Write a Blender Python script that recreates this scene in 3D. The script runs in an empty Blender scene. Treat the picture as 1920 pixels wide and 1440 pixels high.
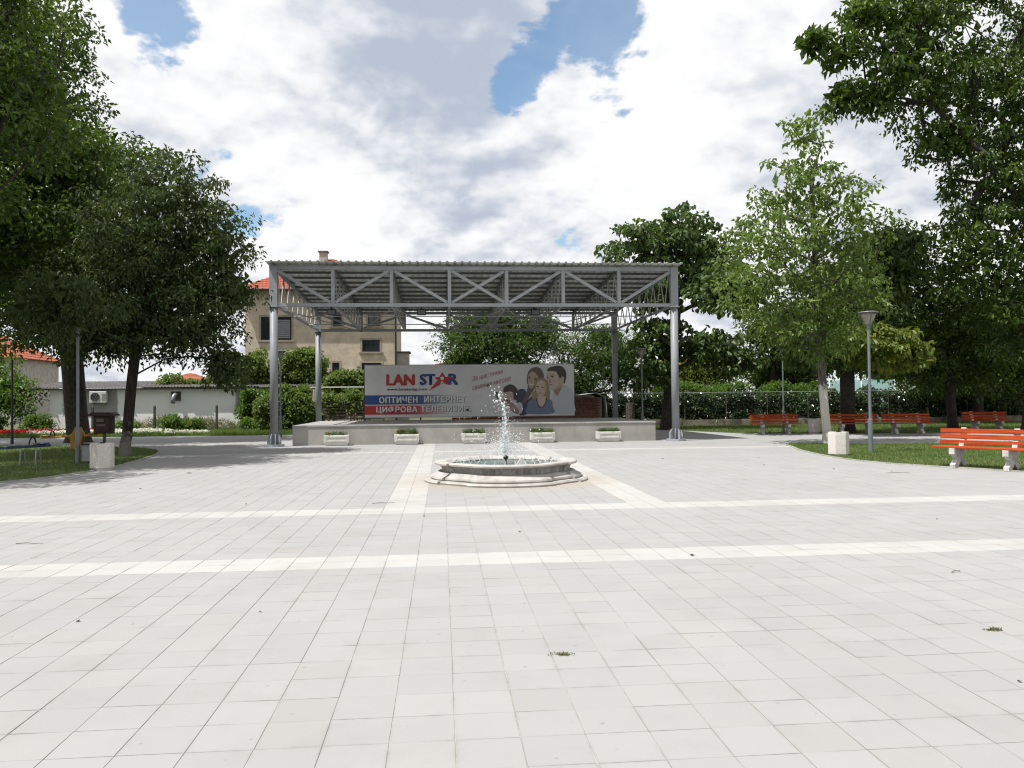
import bpy, bmesh, math, random
import numpy as np
from mathutils import Vector, Matrix
PI = math.pi
R = math.radians
random.seed(5)
sc = bpy.context.scene
C = sc.collection

# ------------------------------------------------------------------ camera
cam_d = bpy.data.cameras.new('camera')
cam = bpy.data.objects.new('camera', cam_d)
C.objects.link(cam)
cam.location = (0, 0, 1.55)
cam.rotation_euler = (Matrix.Rotation(R(-5.03), 3, 'Z') @ Matrix.Rotation(R(91.18), 3, 'X') @ Matrix.Rotation(R(-0.57), 3, 'Z')).to_euler()
cam_d.sensor_width = 36
cam_d.lens = 28.125
cam_d.clip_start = 0.05
cam_d.clip_end = 3000
sc.camera = cam

# ------------------------------------------------------------------ exposure
vs = sc.view_settings
vs.view_transform = 'Standard'
vs.look = 'None'
vs.gamma = 1
vs.exposure = 0.5
vs.use_curve_mapping = False

# ------------------------------------------------------------------ sun and sky
LDIR = Vector((0.45, 0.2, -1.0)).normalized()
sun_d = bpy.data.lights.new('sun', 'SUN')
sun_d.energy = 5.0
sun_d.angle = R(0.53)
sun_d.color = (1.0, 0.975, 0.935)
sun = bpy.data.objects.new('sun', sun_d)
C.objects.link(sun)
sun.rotation_euler = LDIR.to_track_quat('-Z', 'Y').to_euler()
sun.location = (-20, -8, 45)

world = bpy.data.worlds.new('World')
sc.world = world
world.use_nodes = True
wn = world.node_tree
wn.nodes.clear()


class NT:
    """tiny node-tree helper"""
    def __init__(self, tree):
        self.t = tree

    def n(self, typ, **kw):
        nd = self.t.nodes.new(typ)
        for k, v in kw.items():
            setattr(nd, k, v)
        return nd

    def l(self, a, b):
        self.t.links.new(a, b)

    def put(self, sock, v):
        if hasattr(v, 'is_output') or isinstance(v, bpy.types.NodeSocket):
            self.l(v, sock)
        else:
            sock.default_value = v

    def math(self, op, a, b=0.0, c=0.0, clamp=False):
        nd = self.n('ShaderNodeMath', operation=op, use_clamp=clamp)
        for i, v in enumerate((a, b, c)):
            self.put(nd.inputs[i], v)
        return nd.outputs[0]

    def vmath(self, op, a, b=(0, 0, 0)):
        nd = self.n('ShaderNodeVectorMath', operation=op)
        self.put(nd.inputs[0], a)
        self.put(nd.inputs[1], b)
        return nd

    def smooth(self, v, lo, hi, a=0.0, b=1.0):
        nd = self.n('ShaderNodeMapRange', interpolation_type='SMOOTHSTEP')
        self.put(nd.inputs[0], v)
        nd.inputs[1].default_value = lo
        nd.inputs[2].default_value = hi
        nd.inputs[3].default_value = a
        nd.inputs[4].default_value = b
        return nd.outputs[0]

    def mix(self, f, a, b, blend='MIX'):
        nd = self.n('ShaderNodeMix', data_type='RGBA', blend_type=blend)
        self.put(nd.inputs[0], f)
        for s, v in ((nd.inputs[6], a), (nd.inputs[7], b)):
            if isinstance(v, (tuple, list)):
                v = tuple(v) + (1,) if len(v) == 3 else tuple(v)
            self.put(s, v)
        return nd.outputs[2]

    def noise(self, vec, scale, detail=4, rough=0.5, dist=0.0, dims='3D'):
        nd = self.n('ShaderNodeTexNoise', noise_dimensions=dims)
        if vec is not None:
            self.l(vec, nd.inputs['Vector'])
        nd.inputs['Scale'].default_value = scale
        nd.inputs['Detail'].default_value = detail
        nd.inputs['Roughness'].default_value = rough
        nd.inputs['Distortion'].default_value = dist
        return nd.outputs[0]

    def sep(self, v):
        nd = self.n('ShaderNodeSeparateXYZ')
        self.l(v, nd.inputs[0])
        return nd.outputs

    def comb(self, x, y, z):
        nd = self.n('ShaderNodeCombineXYZ')
        for i, v in enumerate((x, y, z)):
            self.put(nd.inputs[i], v)
        return nd.outputs[0]


w = NT(wn)
sky = w.n('ShaderNodeTexSky', sky_type='NISHITA', sun_disc=False)
sky.sun_elevation = R(63.8)
sky.sun_rotation = R(246.0)
sky.air_density = 1.0
sky.dust_density = 0.9
sky.ozone_density = 1.0
sky.altitude = 180
tc = w.n('ShaderNodeTexCoord')
dirv = w.vmath('NORMALIZE', tc.outputs['Generated']).outputs[0]
dx, dy, dz = w.sep(dirv)
zz = w.math('ADD', w.math('MAXIMUM', dz, 0.0), 0.42)
cp = w.comb(w.math('DIVIDE', dx, zz), w.math('DIVIDE', dy, zz), w.math('MULTIPLY', dz, 0.8))


def bump(c, k):
    """soft cap around a sky direction"""
    c = Vector(c).normalized()
    d = w.vmath('DOT_PRODUCT', dirv, tuple(c)).outputs['Value']
    return w.math('EXPONENT', w.math('MULTIPLY', w.math('SUBTRACT', d, 1.0), k))


def skydir(x, y):
    v = Vector(((x - 960) / 1500, -(y - 720) / 1500, -1.0))
    return cam.rotation_euler.to_matrix() @ v


def cloud_density(p, dt=8, bt=5):
    big = w.noise(p, 1.5, 2, 0.5, 0.2)
    det = w.noise(p, 3.3, dt, 0.62, 0.25)
    bil = w.noise(p, 6.5, bt, 0.58, 0.1)
    puff = w.math('ABSOLUTE', w.math('SUBTRACT', w.math('MULTIPLY', bil, 2.0), 1.0))   # billows
    d = w.math('ADD', w.math('MULTIPLY', big, 0.45), w.math('MULTIPLY', det, 0.60))
    return w.math('ADD', d, w.math('MULTIPLY', w.math('SUBTRACT', 0.22, puff), 0.34))


d0 = cloud_density(cp)
# the same field a little nearer the sun: its difference lights the sun-facing flanks
toward = w.vmath('SCALE', w.vmath('SUBTRACT', (-0.34, -0.11, 0.7), cp).outputs[0])
toward.inputs[3].default_value = 0.035
d1 = cloud_density(w.vmath('ADD', cp, toward.outputs[0]).outputs[0], 4, 3)
dens = d0
gaps = ((1100, 20, 300, -0.42), (962, 150, 1500, -0.24), (1060, 140, 1800, 0.08), (300, 45, 600, -0.34), (1160, 205, 1500, -0.10),
        (1060, 385, 2500, -0.10), (1050, 460, 900, -0.10), (500, 490, 300, -0.06), (1590, 60, 700, -0.14), (1130, 470, 800, -0.1))
for gx, gy, k, amp in gaps:
    dens = w.math('ADD', dens, w.math('MULTIPLY', bump(skydir(gx, gy), k), amp))
dens = w.math('ADD', dens, 0.15)
mask = w.smooth(dens, 0.475, 0.545, 0.16, 1.0)
# grey bases of the thick parts
core = w.noise(cp, 1.7, 3, 0.5, 0.3)
for gx, gy, k, amp in ((860, 300, 60, 0.30), (820, 80, 90, 0.22), (1640, 250, 160, 0.14), (330, 290, 160, 0.14),
                       (650, 380, 400, -0.26), (1230, 120, 160, -0.14), (420, 110, 120, -0.12), (1180, 300, 160, -0.12)):
    core = w.math('ADD', core, w.math('MULTIPLY', bump(skydir(gx, gy), k), amp))
core = w.math('SUBTRACT', core, w.math('MULTIPLY', w.math('SUBTRACT', d0, d1), 1.6))
core = w.math('ADD', core, w.smooth(dz, 0.45, 0.9, 0.0, 0.12))  # cloud greyed towards the zenith above the frame, added to cut ambient light
grey = w.smooth(core, 0.40, 1.0)
cloud = w.mix(grey, (6.75, 6.75, 6.75), (3.3, 3.7, 4.45))
clear = w.mix(1.0, sky.outputs[0], (0.95, 1.14, 1.14), 'MULTIPLY')
skyc = w.mix(mask, clear, cloud)
bg = w.n('ShaderNodeBackground')
w.l(skyc, bg.inputs[0])
bg.inputs[1].default_value = 0.105
out = w.n('ShaderNodeOutputWorld')
w.l(bg.outputs[0], out.inputs[0])
try:
    world.cycles.sampling_method = 'MANUAL'
    world.cycles.sample_map_resolution = 1024
except Exception:
    pass
sc.cycles.use_denoising = True
sc.cycles.denoiser = 'OPENIMAGEDENOISE'
sc.cycles.denoising_input_passes = 'RGB_ALBEDO_NORMAL'
sc.cycles.denoising_prefilter = 'ACCURATE'
sc.cycles.use_adaptive_sampling = False
sc.cycles.filter_width = 1.2
sc.cycles.max_bounces = 5
sc.cycles.diffuse_bounces = 2
sc.cycles.glossy_bounces = 2
sc.cycles.transmission_bounces = 3
sc.cycles.transparent_max_bounces = 8


# ------------------------------------------------------------------ materials
def new_mat(name):
    m = bpy.data.materials.new(name)
    m.use_nodes = True
    t = NT(m.node_tree)
    b = m.node_tree.nodes['Principled BSDF']
    return m, t, b


def mat_plain(name, col, rough=0.6, metal=0.0, var=0.12, scale=3.0, bump_s=0.0, bump_scale=60, spec=0.4, col2=None):
    m, t, b = new_mat(name)
    g = t.n('ShaderNodeNewGeometry')
    n = t.noise(g.outputs['Position'], scale, 5, 0.6)
    col = dim(col)
    col2 = dim(col2) if col2 else None
    c2 = col2 if col2 else tuple(max(0, c * (1 - 2.2 * var)) for c in col)
    c1 = tuple(min(1, c * (1 + 0.6 * var)) for c in col)
    t.l(t.mix(t.smooth(n, 0.32, 0.72), c1, c2), b.inputs['Base Color'])
    b.inputs['Roughness'].default_value = rough
    b.inputs['Metallic'].default_value = metal
    b.inputs['Specular IOR Level'].default_value = spec
    if bump_s > 0:
        bn = t.n('ShaderNodeBump')
        bn.inputs['Strength'].default_value = bump_s
        bn.inputs['Distance'].default_value = 0.02
        t.l(t.noise(g.outputs['Position'], bump_scale, 4, 0.6), bn.inputs['Height'])
        t.l(bn.outputs[0], b.inputs['Normal'])
    return m


def mat_leaf(name, c1, c2, c3, trans=0.42, rough=0.45, spec=0.35):
    m, t, b = new_mat(name)
    g = t.n('ShaderNodeNewGeometry')
    rmp = t.n('ShaderNodeValToRGB')
    e = rmp.color_ramp.elements
    e[0].position = 0.0
    c1, c2, c3 = dim(c1, 1.05), dim(c2, 1.05), dim(c3, 1.08)
    e[0].color = (*c1, 1)
    e[1].position = 1.0
    e[1].color = (*c3, 1)
    k = e.new(0.55)
    k.color = (*c2, 1)
    nz = t.noise(g.outputs['Position'], 0.55, 2, 0.5)
    f = t.math('ADD', t.math('MULTIPLY', g.outputs['Random Per Island'], 0.7), t.math('MULTIPLY', t.math('SUBTRACT', nz, 0.4), 0.9), clamp=True)
    t.l(f, rmp.inputs[0])
    t.l(rmp.outputs[0], b.inputs['Base Color'])
    b.inputs['Roughness'].default_value = rough
    b.inputs['Specular IOR Level'].default_value = spec
    tr = t.n('ShaderNodeBsdfTranslucent')
    hs = t.n('ShaderNodeHueSaturation')
    hs.inputs['Hue'].default_value = 0.485
    hs.inputs['Saturation'].default_value = 1.1
    hs.inputs['Value'].default_value = 1.5
    t.l(rmp.outputs[0], hs.inputs['Color'])
    t.l(hs.outputs[0], tr.inputs[0])
    mx = t.n('ShaderNodeMixShader')
    mx.inputs[0].default_value = trans
    t.l(b.outputs[0], mx.inputs[1])
    t.l(tr.outputs[0], mx.inputs[2])
    t.l(mx.outputs[0], m.node_tree.nodes['Material Output'].inputs[0])
    return m


ALB = 0.72   # keeps the shaded and sunlit sides of everything in the photograph's ratio at this exposure


def dim(c, k=None):
    return tuple(x * (k or ALB) for x in c)


M = {}
# concrete slabs 300 mm, laid on a grid with joints at x = -0.85 + 0.3 i, y = 7.6 + 0.3 j
TX0, TY0, TS = -0.85, 7.6, 0.3


def mat_paving():
    m, t, b = new_mat('paving')
    g = t.n('ShaderNodeNewGeometry')
    px, py, pz = t.sep(g.outputs['Position'])
    ix = t.math('FLOOR', t.math('DIVIDE', t.math('SUBTRACT', px, TX0), TS))
    iy = t.math('FLOOR', t.math('DIVIDE', t.math('SUBTRACT', py, TY0), TS))
    wn_ = t.n('ShaderNodeTexWhiteNoise', noise_dimensions='2D')
    t.l(t.comb(ix, iy, 0.0), wn_.inputs['Vector'])
    rnd = wn_.outputs['Value']
    rs = t.sep(wn_.outputs['Color'])

    def rng(v, a, n):     # a <= v < a+n
        return t.math('MULTIPLY', t.math('GREATER_THAN', v, a - 0.5), t.math('LESS_THAN', v, a + n - 0.5))
    b1 = rng(iy, 0, 2)
    b2 = rng(iy, 12, 2)
    b3 = rng(iy, 56, 2)
    v1 = t.math('MULTIPLY', t.math('MAXIMUM', rng(ix, 0, 2), rng(ix, 12, 2)), t.math('GREATER_THAN', iy, 11.5))
    band = t.math('MAXIMUM', t.math('MAXIMUM', b1, b2), t.math('MAXIMUM', b3, v1))
    v = t.math('ADD', 0.965, t.math('MULTIPLY', rnd, 0.055))
    base = t.mix(rs[1], (0.272, 0.268, 0.262), (0.266, 0.267, 0.267))
    white = t.mix(rs[1], (0.352, 0.346, 0.332), (0.340, 0.335, 0.323))
    col = t.mix(band, base, white)
    sc_ = t.comb(v, v, v)
    col = t.mix(1.0, col, sc_, 'MULTIPLY')
    # large soft soiling and small specks
    big_ = t.noise(g.outputs['Position'], 0.55, 6, 0.62, 0.4)
    col = t.mix(t.smooth(big_, 0.42, 0.78, 0.0, 0.32), col, (0.20, 0.195, 0.187))
    fine = t.noise(g.outputs['Position'], 170, 3, 0.7)
    col = t.mix(t.smooth(fine, 0.5, 0.75, 0.0, 0.14), col, (0.2, 0.19, 0.18))
    spot = t.noise(g.outputs['Position'], 9.0, 3, 0.6)
    col = t.mix(t.smooth(spot, 0.60, 0.78, 0.0, 0.16), col, (0.24, 0.22, 0.19))
    # grime gathered along some joints, and faint darker slabs
    exj = t.math('ABSOLUTE', t.math('SUBTRACT', t.math('FRACT', t.math('DIVIDE', t.math('SUBTRACT', px, TX0), TS)), 0.5))
    eyj = t.math('ABSOLUTE', t.math('SUBTRACT', t.math('FRACT', t.math('DIVIDE', t.math('SUBTRACT', py, TY0), TS)), 0.5))
    mid = t.noise(g.outputs['Position'], 2.6, 5, 0.65, 0.3)
    near = t.smooth(t.math('MAXIMUM', exj, eyj), 0.43, 0.5)
    col = t.mix(t.math('MULTIPLY', near, t.smooth(mid, 0.42, 0.72, 0.0, 0.38)), col, (0.16, 0.15, 0.135))
    col = t.mix(t.smooth(mid, 0.48, 0.72, 0.0, 0.13), col, (0.17, 0.165, 0.155))
    col = t.mix(t.math('MULTIPLY', t.math('GREATER_THAN', rs[2], 0.9), 0.08), col, (0.2, 0.18, 0.16))
    gum = t.noise(g.outputs['Position'], 14.0, 1, 0.3)
    col = t.mix(t.smooth(gum, 0.77, 0.80, 0.0, 0.35), col, (0.13, 0.12, 0.11))
    # tan staining round the fountain
    fx = t.math('SUBTRACT', px, 1.25)
    fy = t.math('SUBTRACT', py, 15.75)
    rr = t.math('SQRT', t.math('ADD', t.math('MULTIPLY', fx, fx), t.math('MULTIPLY', fy, fy)))
    rr = t.math('ADD', rr, t.math('MULTIPLY', t.math('SUBTRACT', spot, 0.5), 1.2))
    col = t.mix(t.math('MULTIPLY', t.smooth(rr, 1.5, 2.6, 0.45, 0.0), 1.0), col, (0.29, 0.235, 0.17))
    # joints (for the far sheet; on slabs they fall into the gap)
    fxj = t.math('ABSOLUTE', t.math('SUBTRACT', t.math('FRACT', t.math('DIVIDE', t.math('SUBTRACT', px, TX0), TS)), 0.5))
    fyj = t.math('ABSOLUTE', t.math('SUBTRACT', t.math('FRACT', t.math('DIVIDE', t.math('SUBTRACT', py, TY0), TS)), 0.5))
    j = t.math('MAXIMUM', t.math('GREATER_THAN', fxj, 0.488), t.math('MULTIPLY', t.math('GREATER_THAN', fyj, 0.495), 0.5))
    col = t.mix(t.math('MULTIPLY', j, 0.32), col, (0.16, 0.15, 0.13))
    t.l(col, b.inputs['Base Color'])
    b.inputs['Roughness'].default_value = 0.8
    b.inputs['Specular IOR Level'].default_value = 0.25
    bn = t.n('ShaderNodeBump')
    bn.inputs['Strength'].default_value = 0.25
    bn.inputs['Distance'].default_value = 0.003
    t.l(fine, bn.inputs['Height'])
    t.l(bn.outputs[0], b.inputs['Normal'])
    return m


def mat_concrete_stained():
    m, t, b = new_mat('stage_concrete')
    g = t.n('ShaderNodeNewGeometry')
    px, py, pz = t.sep(g.outputs['Position'])
    n1 = t.noise(g.outputs['Position'], 0.9, 6, 0.65, 0.3)
    st = t.noise(t.comb(t.math('MULTIPLY', px, 5.0), t.math('MULTIPLY', py, 5.0), t.math('MULTIPLY', pz, 0.7)), 1.0, 5, 0.6)
    col = t.mix(t.smooth(n1, 0.35, 0.7), (0.34, 0.325, 0.30), (0.255, 0.245, 0.22))
    col = t.mix(t.smooth(st, 0.55, 0.75, 0, 0.45), col, (0.19, 0.17, 0.14))
    fine = t.noise(g.outputs['Position'], 60, 4, 0.7)
    col = t.mix(t.smooth(fine, 0.55, 0.8, 0, 0.2), col, (0.15, 0.14, 0.13))
    t.l(col, b.inputs['Base Color'])
    b.inputs['Roughness'].default_value = 0.85
    bn = t.n('ShaderNodeBump')
    bn.inputs['Strength'].default_value = 0.3
    bn.inputs['Distance'].default_value = 0.01
    t.l(fine, bn.inputs['Height'])
    t.l(bn.outputs[0], b.inputs['Normal'])
    return m


def mat_worn_wood():
    """red oil paint on planks: grain along the plank, faded runs, chips down to grey wood"""
    m, t, b = new_mat('worn_red_paint')
    tcn = t.n('ShaderNodeTexCoord')
    inf = t.n('ShaderNodeObjectInfo')
    px, py, pz = t.sep(tcn.outputs['Object'])
    off_ = t.math('MULTIPLY', inf.outputs['Random'], 37.0)
    gv = t.comb(t.math('ADD', t.math('MULTIPLY', px, 1.6), off_), t.math('MULTIPLY', py, 26.0), t.math('MULTIPLY', pz, 26.0))
    n = t.noise(gv, 1.0, 5, 0.6, 0.3)
    n2 = t.noise(gv, 3.0, 5, 0.7)
    col = t.mix(t.smooth(n, 0.32, 0.68), dim((0.50, 0.075, 0.010)), dim((0.29, 0.03, 0.007)))
    col = t.mix(t.math('MULTIPLY', inf.outputs['Random'], 0.25), col, dim((0.54, 0.10, 0.018)))
    col = t.mix(t.smooth(n2, 0.66, 0.72, 0.0, 0.55), col, dim((0.34, 0.24, 0.18)))
    t.l(col, b.inputs['Base Color'])
    t.l(t.smooth(n, 0.3, 0.7, 0.5, 0.75), b.inputs['Roughness'])
    b.inputs['Specular IOR Level'].default_value = 0.18
    bn = t.n('ShaderNodeBump')
    bn.inputs['Strength'].default_value = 0.35
    bn.inputs['Distance'].default_value = 0.004
    t.l(n2, bn.inputs['Height'])
    t.l(bn.outputs[0], b.inputs['Normal'])
    return m


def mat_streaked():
    """weathered stone with vertical run marks; darkened grey paints in shade under the rim"""
    m, t, b = new_mat('streaked_shaded_stone')
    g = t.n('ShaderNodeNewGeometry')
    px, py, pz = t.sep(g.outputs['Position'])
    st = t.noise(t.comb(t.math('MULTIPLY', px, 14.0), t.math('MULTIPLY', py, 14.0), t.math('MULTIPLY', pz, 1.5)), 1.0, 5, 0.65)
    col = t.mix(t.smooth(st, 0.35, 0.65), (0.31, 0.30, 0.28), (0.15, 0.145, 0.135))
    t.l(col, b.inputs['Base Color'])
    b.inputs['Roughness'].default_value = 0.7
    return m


def mat_shed_wall():
    m, t, b = new_mat('shed_plaster')
    g = t.n('ShaderNodeNewGeometry')
    px, py, pz = t.sep(g.outputs['Position'])
    n = t.noise(g.outputs['Position'], 1.1, 6, 0.65, 0.4)
    n2 = t.noise(g.outputs['Position'], 6, 6, 0.7)
    z2 = t.math('ADD', pz, t.math('MULTIPLY', t.math('SUBTRACT', n2, 0.5), 0.5))
    upper = (0.78, 0.80, 0.80)
    plinth = (0.76, 0.745, 0.72)
    col = t.mix(t.smooth(z2, 0.86, 0.93), plinth, upper)
    # unpainted grey render near the left end
    inx = t.math('MULTIPLY', t.smooth(t.math('ADD', px, t.math('MULTIPLY', n2, 0.5)), -21.0, -20.9), t.smooth(t.math('ADD', px, t.math('MULTIPLY', n, 0.4)), -18.1, -18.0, 1.0, 0.0))
    zlim = t.smooth(t.math('ADD', z2, t.math('MULTIPLY', px, 0.05)), -0.2, -0.1)
    col = t.mix(t.math('MULTIPLY', inx, zlim), col, (0.30, 0.305, 0.31))
    col = t.mix(t.smooth(n, 0.5, 0.75, 0, 0.3), col, (0.6, 0.59, 0.56))
    t.l(col, b.inputs['Base Color'])
    b.inputs['Roughness'].default_value = 0.9
    bn = t.n('ShaderNodeBump')
    bn.inputs['Strength'].default_value = 0.4
    bn.inputs['Distance'].default_value = 0.02
    t.l(n2, bn.inputs['Height'])
    t.l(bn.outputs[0], b.inputs['Normal'])
    return m


def mat_roof_tile(name, c1, c2):
    m, t, b = new_mat(name)
    g = t.n('ShaderNodeNewGeometry')
    n = t.noise(g.outputs['Position'], 3.2, 5, 0.7)
    px, py, pz = t.sep(g.outputs['Position'])
    wv = t.math('SINE', t.math('MULTIPLY', t.math('ADD', px, py), 2 * PI / 0.24))
    col = t.mix(t.smooth(n, 0.35, 0.7), c1, c2)
    col = t.mix(t.math('MULTIPLY', g.outputs['Random Per Island'], 0.35), col, (0.22, 0.07, 0.04))
    t.l(col, b.inputs['Base Color'])
    b.inputs['Roughness'].default_value = 0.85
    bn = t.n('ShaderNodeBump')
    bn.inputs['Strength'].default_value = 0.8
    bn.inputs['Distance'].default_value = 0.05
    t.l(wv, bn.inputs['Height'])
    t.l(bn.outputs[0], b.inputs['Normal'])
    return m


def mat_whitewash(name, zmax, bark, white=(0.62, 0.6, 0.56)):
    m, t, b = new_mat(name)
    g = t.n('ShaderNodeNewGeometry')
    px, py, pz = t.sep(g.outputs['Position'])
    n = t.noise(g.outputs['Position'], 4.5, 6, 0.7, 0.6)
    st = t.noise(t.comb(t.math('MULTIPLY', px, 14.0), t.math('MULTIPLY', py, 14.0), t.math('MULTIPLY', pz, 3.0)), 1.0, 5, 0.65)
    bk = t.mix(t.smooth(st, 0.35, 0.65), bark, tuple(c * 0.4 for c in bark))
    f = t.smooth(t.math('ADD', pz, t.math('MULTIPLY', t.math('SUBTRACT', n, 0.5), 2.2)), zmax - 0.15, zmax + 0.25, 1.0, 0.0)
    f = t.math('MULTIPLY', f, t.smooth(n, 0.30, 0.40, 0.15, 1.0))
    wcol = t.mix(t.smooth(st, 0.5, 0.8, 0, 0.5), white, tuple(c * 0.6 for c in white))
    t.l(t.mix(f, bk, wcol), b.inputs['Base Color'])
    b.inputs['Roughness'].default_value = 0.9
    b.inputs['Specular IOR Level'].default_value = 0.2
    bn = t.n('ShaderNodeBump')
    bn.inputs['Strength'].default_value = 0.7
    bn.inputs['Distance'].default_value = 0.03
    t.l(st, bn.inputs['Height'])
    t.l(bn.outputs[0], b.inputs['Normal'])
    return m


def mat_fade_print(name, col, end, x0, x1):
    """a printed band that fades into the banner white along the banner's own x"""
    m, t, b = new_mat(name)
    tcn = t.n('ShaderNodeTexCoord')
    px, py, pz = t.sep(tcn.outputs['Object'])
    t.l(t.mix(t.smooth(px, x0, x1), col, end), b.inputs['Base Color'])
    b.inputs['Roughness'].default_value = 0.5
    return m


M['paving'] = mat_paving()
M['sand'] = mat_plain('joint_sand', (0.48, 0.46, 0.425), 0.95, var=0.15, scale=8)
M['earth'] = mat_plain('earth', (0.11, 0.12, 0.05), 0.95, var=0.25, scale=0.6)
M['lawn'] = mat_plain('lawn_soil', (0.055, 0.09, 0.025), 0.95, var=0.3, scale=1.8, col2=(0.10, 0.10, 0.04))
M['kerb'] = mat_plain('kerb_concrete', (0.46, 0.44, 0.40), 0.85, var=0.15, scale=3)
M['stage'] = mat_concrete_stained()
M['deck'] = mat_plain('deck_screed', (0.42, 0.41, 0.39), 0.8, var=0.12, scale=1.2)
M['steel'] = mat_plain('grey_painted_steel', (0.40, 0.42, 0.455), 0.45, metal=0.0, var=0.08, scale=2.5)
M['column_steel'] = mat_plain('column_paint', (0.31, 0.325, 0.35), 0.5, var=0.1, scale=1.5)
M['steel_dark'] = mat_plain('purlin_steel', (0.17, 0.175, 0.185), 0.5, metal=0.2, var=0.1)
M['rod'] = mat_plain('web_rod_steel', (0.52, 0.51, 0.50), 0.5, metal=0.0, var=0.15, scale=5)
M['sheet'] = mat_plain('galvanised_sheet', (0.92, 0.93, 0.90), 0.5, metal=0.0, var=0.12, scale=0.9)
M['planter'] = mat_plain('planter_white', (0.74, 0.72, 0.66), 0.75, var=0.08, scale=5)
M['soil'] = mat_plain('soil', (0.04, 0.03, 0.02), 0.95)
M['stone'] = mat_plain('fountain_stone', (0.50, 0.475, 0.44), 0.75, var=0.14, scale=4, bump_s=0.15, bump_scale=70)
M['stone_shade_streaks'] = mat_streaked()  # dark grey stands in for the rim's shade; the streaks are stain
M['basin'] = mat_plain('basin_lining', (0.10, 0.14, 0.14), 0.5, var=0.2, scale=3)
M['black'] = mat_plain('black_plastic', (0.015, 0.015, 0.017), 0.4, var=0.1)
M['dark_metal'] = mat_plain('dark_metal', (0.04, 0.04, 0.045), 0.4, metal=0.4)
M['red_wood'] = mat_worn_wood()
M['red_wood_plain'] = mat_plain('red_painted_wood', (0.40, 0.062, 0.016), 0.5, var=0.22, scale=6, col2=(0.26, 0.03, 0.012), bump_s=0.1)
M['bench_conc'] = mat_plain('bench_concrete', (0.66, 0.64, 0.60), 0.85, var=0.16, scale=7, bump_s=0.15)
M['bin_conc'] = mat_plain('bin_concrete', (0.80, 0.75, 0.70), 0.85, var=0.12, scale=40, bump_s=0.25, bump_scale=120)
M['lamp_metal'] = mat_plain('lamp_post_paint', (0.22, 0.245, 0.27), 0.4, metal=0.2, var=0.08)
M['bark'] = mat_plain('bark', (0.055, 0.045, 0.037), 0.9, var=0.3, scale=9, bump_s=0.5, bump_scale=18)
M['bark_pale'] = mat_whitewash('walnut_bark', 1.9, (0.13, 0.115, 0.10), (0.5, 0.48, 0.45))
M['bark_old'] = mat_whitewash('old_bark_faded_lime', 0.6, (0.045, 0.036, 0.03), (0.17, 0.155, 0.14))
M['plaster'] = mat_plain('beige_roughcast', (0.66, 0.56, 0.43), 0.9, var=0.1, scale=1.5, bump_s=0.9, bump_scale=4.5)
M['trim'] = mat_plain('window_surround', (0.42, 0.35, 0.28), 0.85, var=0.1)
M['shed'] = mat_shed_wall()
M['shed_roof'] = mat_plain('fibre_cement', (0.16, 0.15, 0.145), 0.9, var=0.25, scale=4)
M['tile'] = mat_roof_tile('clay_tile', (0.42, 0.10, 0.045), (0.33, 0.085, 0.045))
M['tile2'] = mat_roof_tile('orange_clay_tile', (0.40, 0.105, 0.05), (0.33, 0.09, 0.045))
M['brick'] = mat_plain('red_brick', (0.25, 0.10, 0.07), 0.9, var=0.3, scale=7)
M['mortar'] = mat_plain('mortar', (0.36, 0.31, 0.27), 0.9)
M['white_paint'] = mat_plain('white_paint', (0.75, 0.74, 0.70), 0.6, var=0.06)
M['offwhite'] = mat_plain('off_white_wall', (0.55, 0.52, 0.48), 0.9, var=0.12)
M['wood_dark'] = mat_plain('dark_stained_wood', (0.045, 0.02, 0.013), 0.6, var=0.25, scale=8)
M['wood_grey'] = mat_plain('weathered_wood', (0.17, 0.14, 0.12), 0.9, var=0.3, scale=10)
M['yellow'] = mat_plain('yellow_paint', (0.55, 0.27, 0.02), 0.45, var=0.1)
M['blue'] = mat_plain('blue_paint', (0.02, 0.045, 0.12), 0.45, var=0.1)
M['red_p'] = mat_plain('red_paint', (0.4, 0.03, 0.02), 0.45, var=0.1)
M['galv'] = mat_plain('galvanised_tube', (0.36, 0.37, 0.38), 0.45, metal=0.5, var=0.1)
M['old_conc'] = mat_plain('weathered_concrete', (0.26, 0.235, 0.18), 0.9, var=0.3, scale=2.2)
M['post_conc'] = mat_plain('fence_post_concrete', (0.09, 0.085, 0.08), 0.9, var=0.2)
M['tarp'] = mat_plain('tarp', (0.36, 0.36, 0.35), 0.7, var=0.15)
M['teal'] = mat_plain('greenhouse_film', (0.13, 0.22, 0.205), 0.35, var=0.1, scale=1)
M['film'] = mat_plain('greenhouse_end_film', (0.5, 0.53, 0.53), 0.35, var=0.1, scale=1)
M['banner'] = mat_plain('banner_vinyl', (0.95, 0.96, 0.965), 0.5, var=0.05, scale=1.2, bump_s=0.25, bump_scale=2.5)
mg, tg, bgl = new_mat('window_glass')
bgl.inputs['Base Color'].default_value = (0.02, 0.025, 0.03, 1)
bgl.inputs['Roughness'].default_value = 0.06
bgl.inputs['Specular IOR Level'].default_value = 0.6
M['glass'] = mg
mg, tg, bgl = new_mat('lamp_diffuser')
bgl.inputs['Base Color'].default_value = (0.42, 0.40, 0.33, 1)
bgl.inputs['Roughness'].default_value = 0.25
bgl.inputs['Transmission Weight'].default_value = 0.45
M['lamp_glass'] = mg
mg, tg, bgl = new_mat('pool_water')
gN = tg.n('ShaderNodeNewGeometry')
bgl.inputs['Base Color'].default_value = (0.10, 0.15, 0.15, 1)
bgl.inputs['Roughness'].default_value = 0.04
bgl.inputs['IOR'].default_value = 1.33
bn_ = tg.n('ShaderNodeBump')
bn_.inputs['Strength'].default_value = 0.6
bn_.inputs['Distance'].default_value = 0.04
tg.l(tg.noise(gN.outputs['Position'], 9, 3, 0.6, 0.6), bn_.inputs['Height'])
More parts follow.
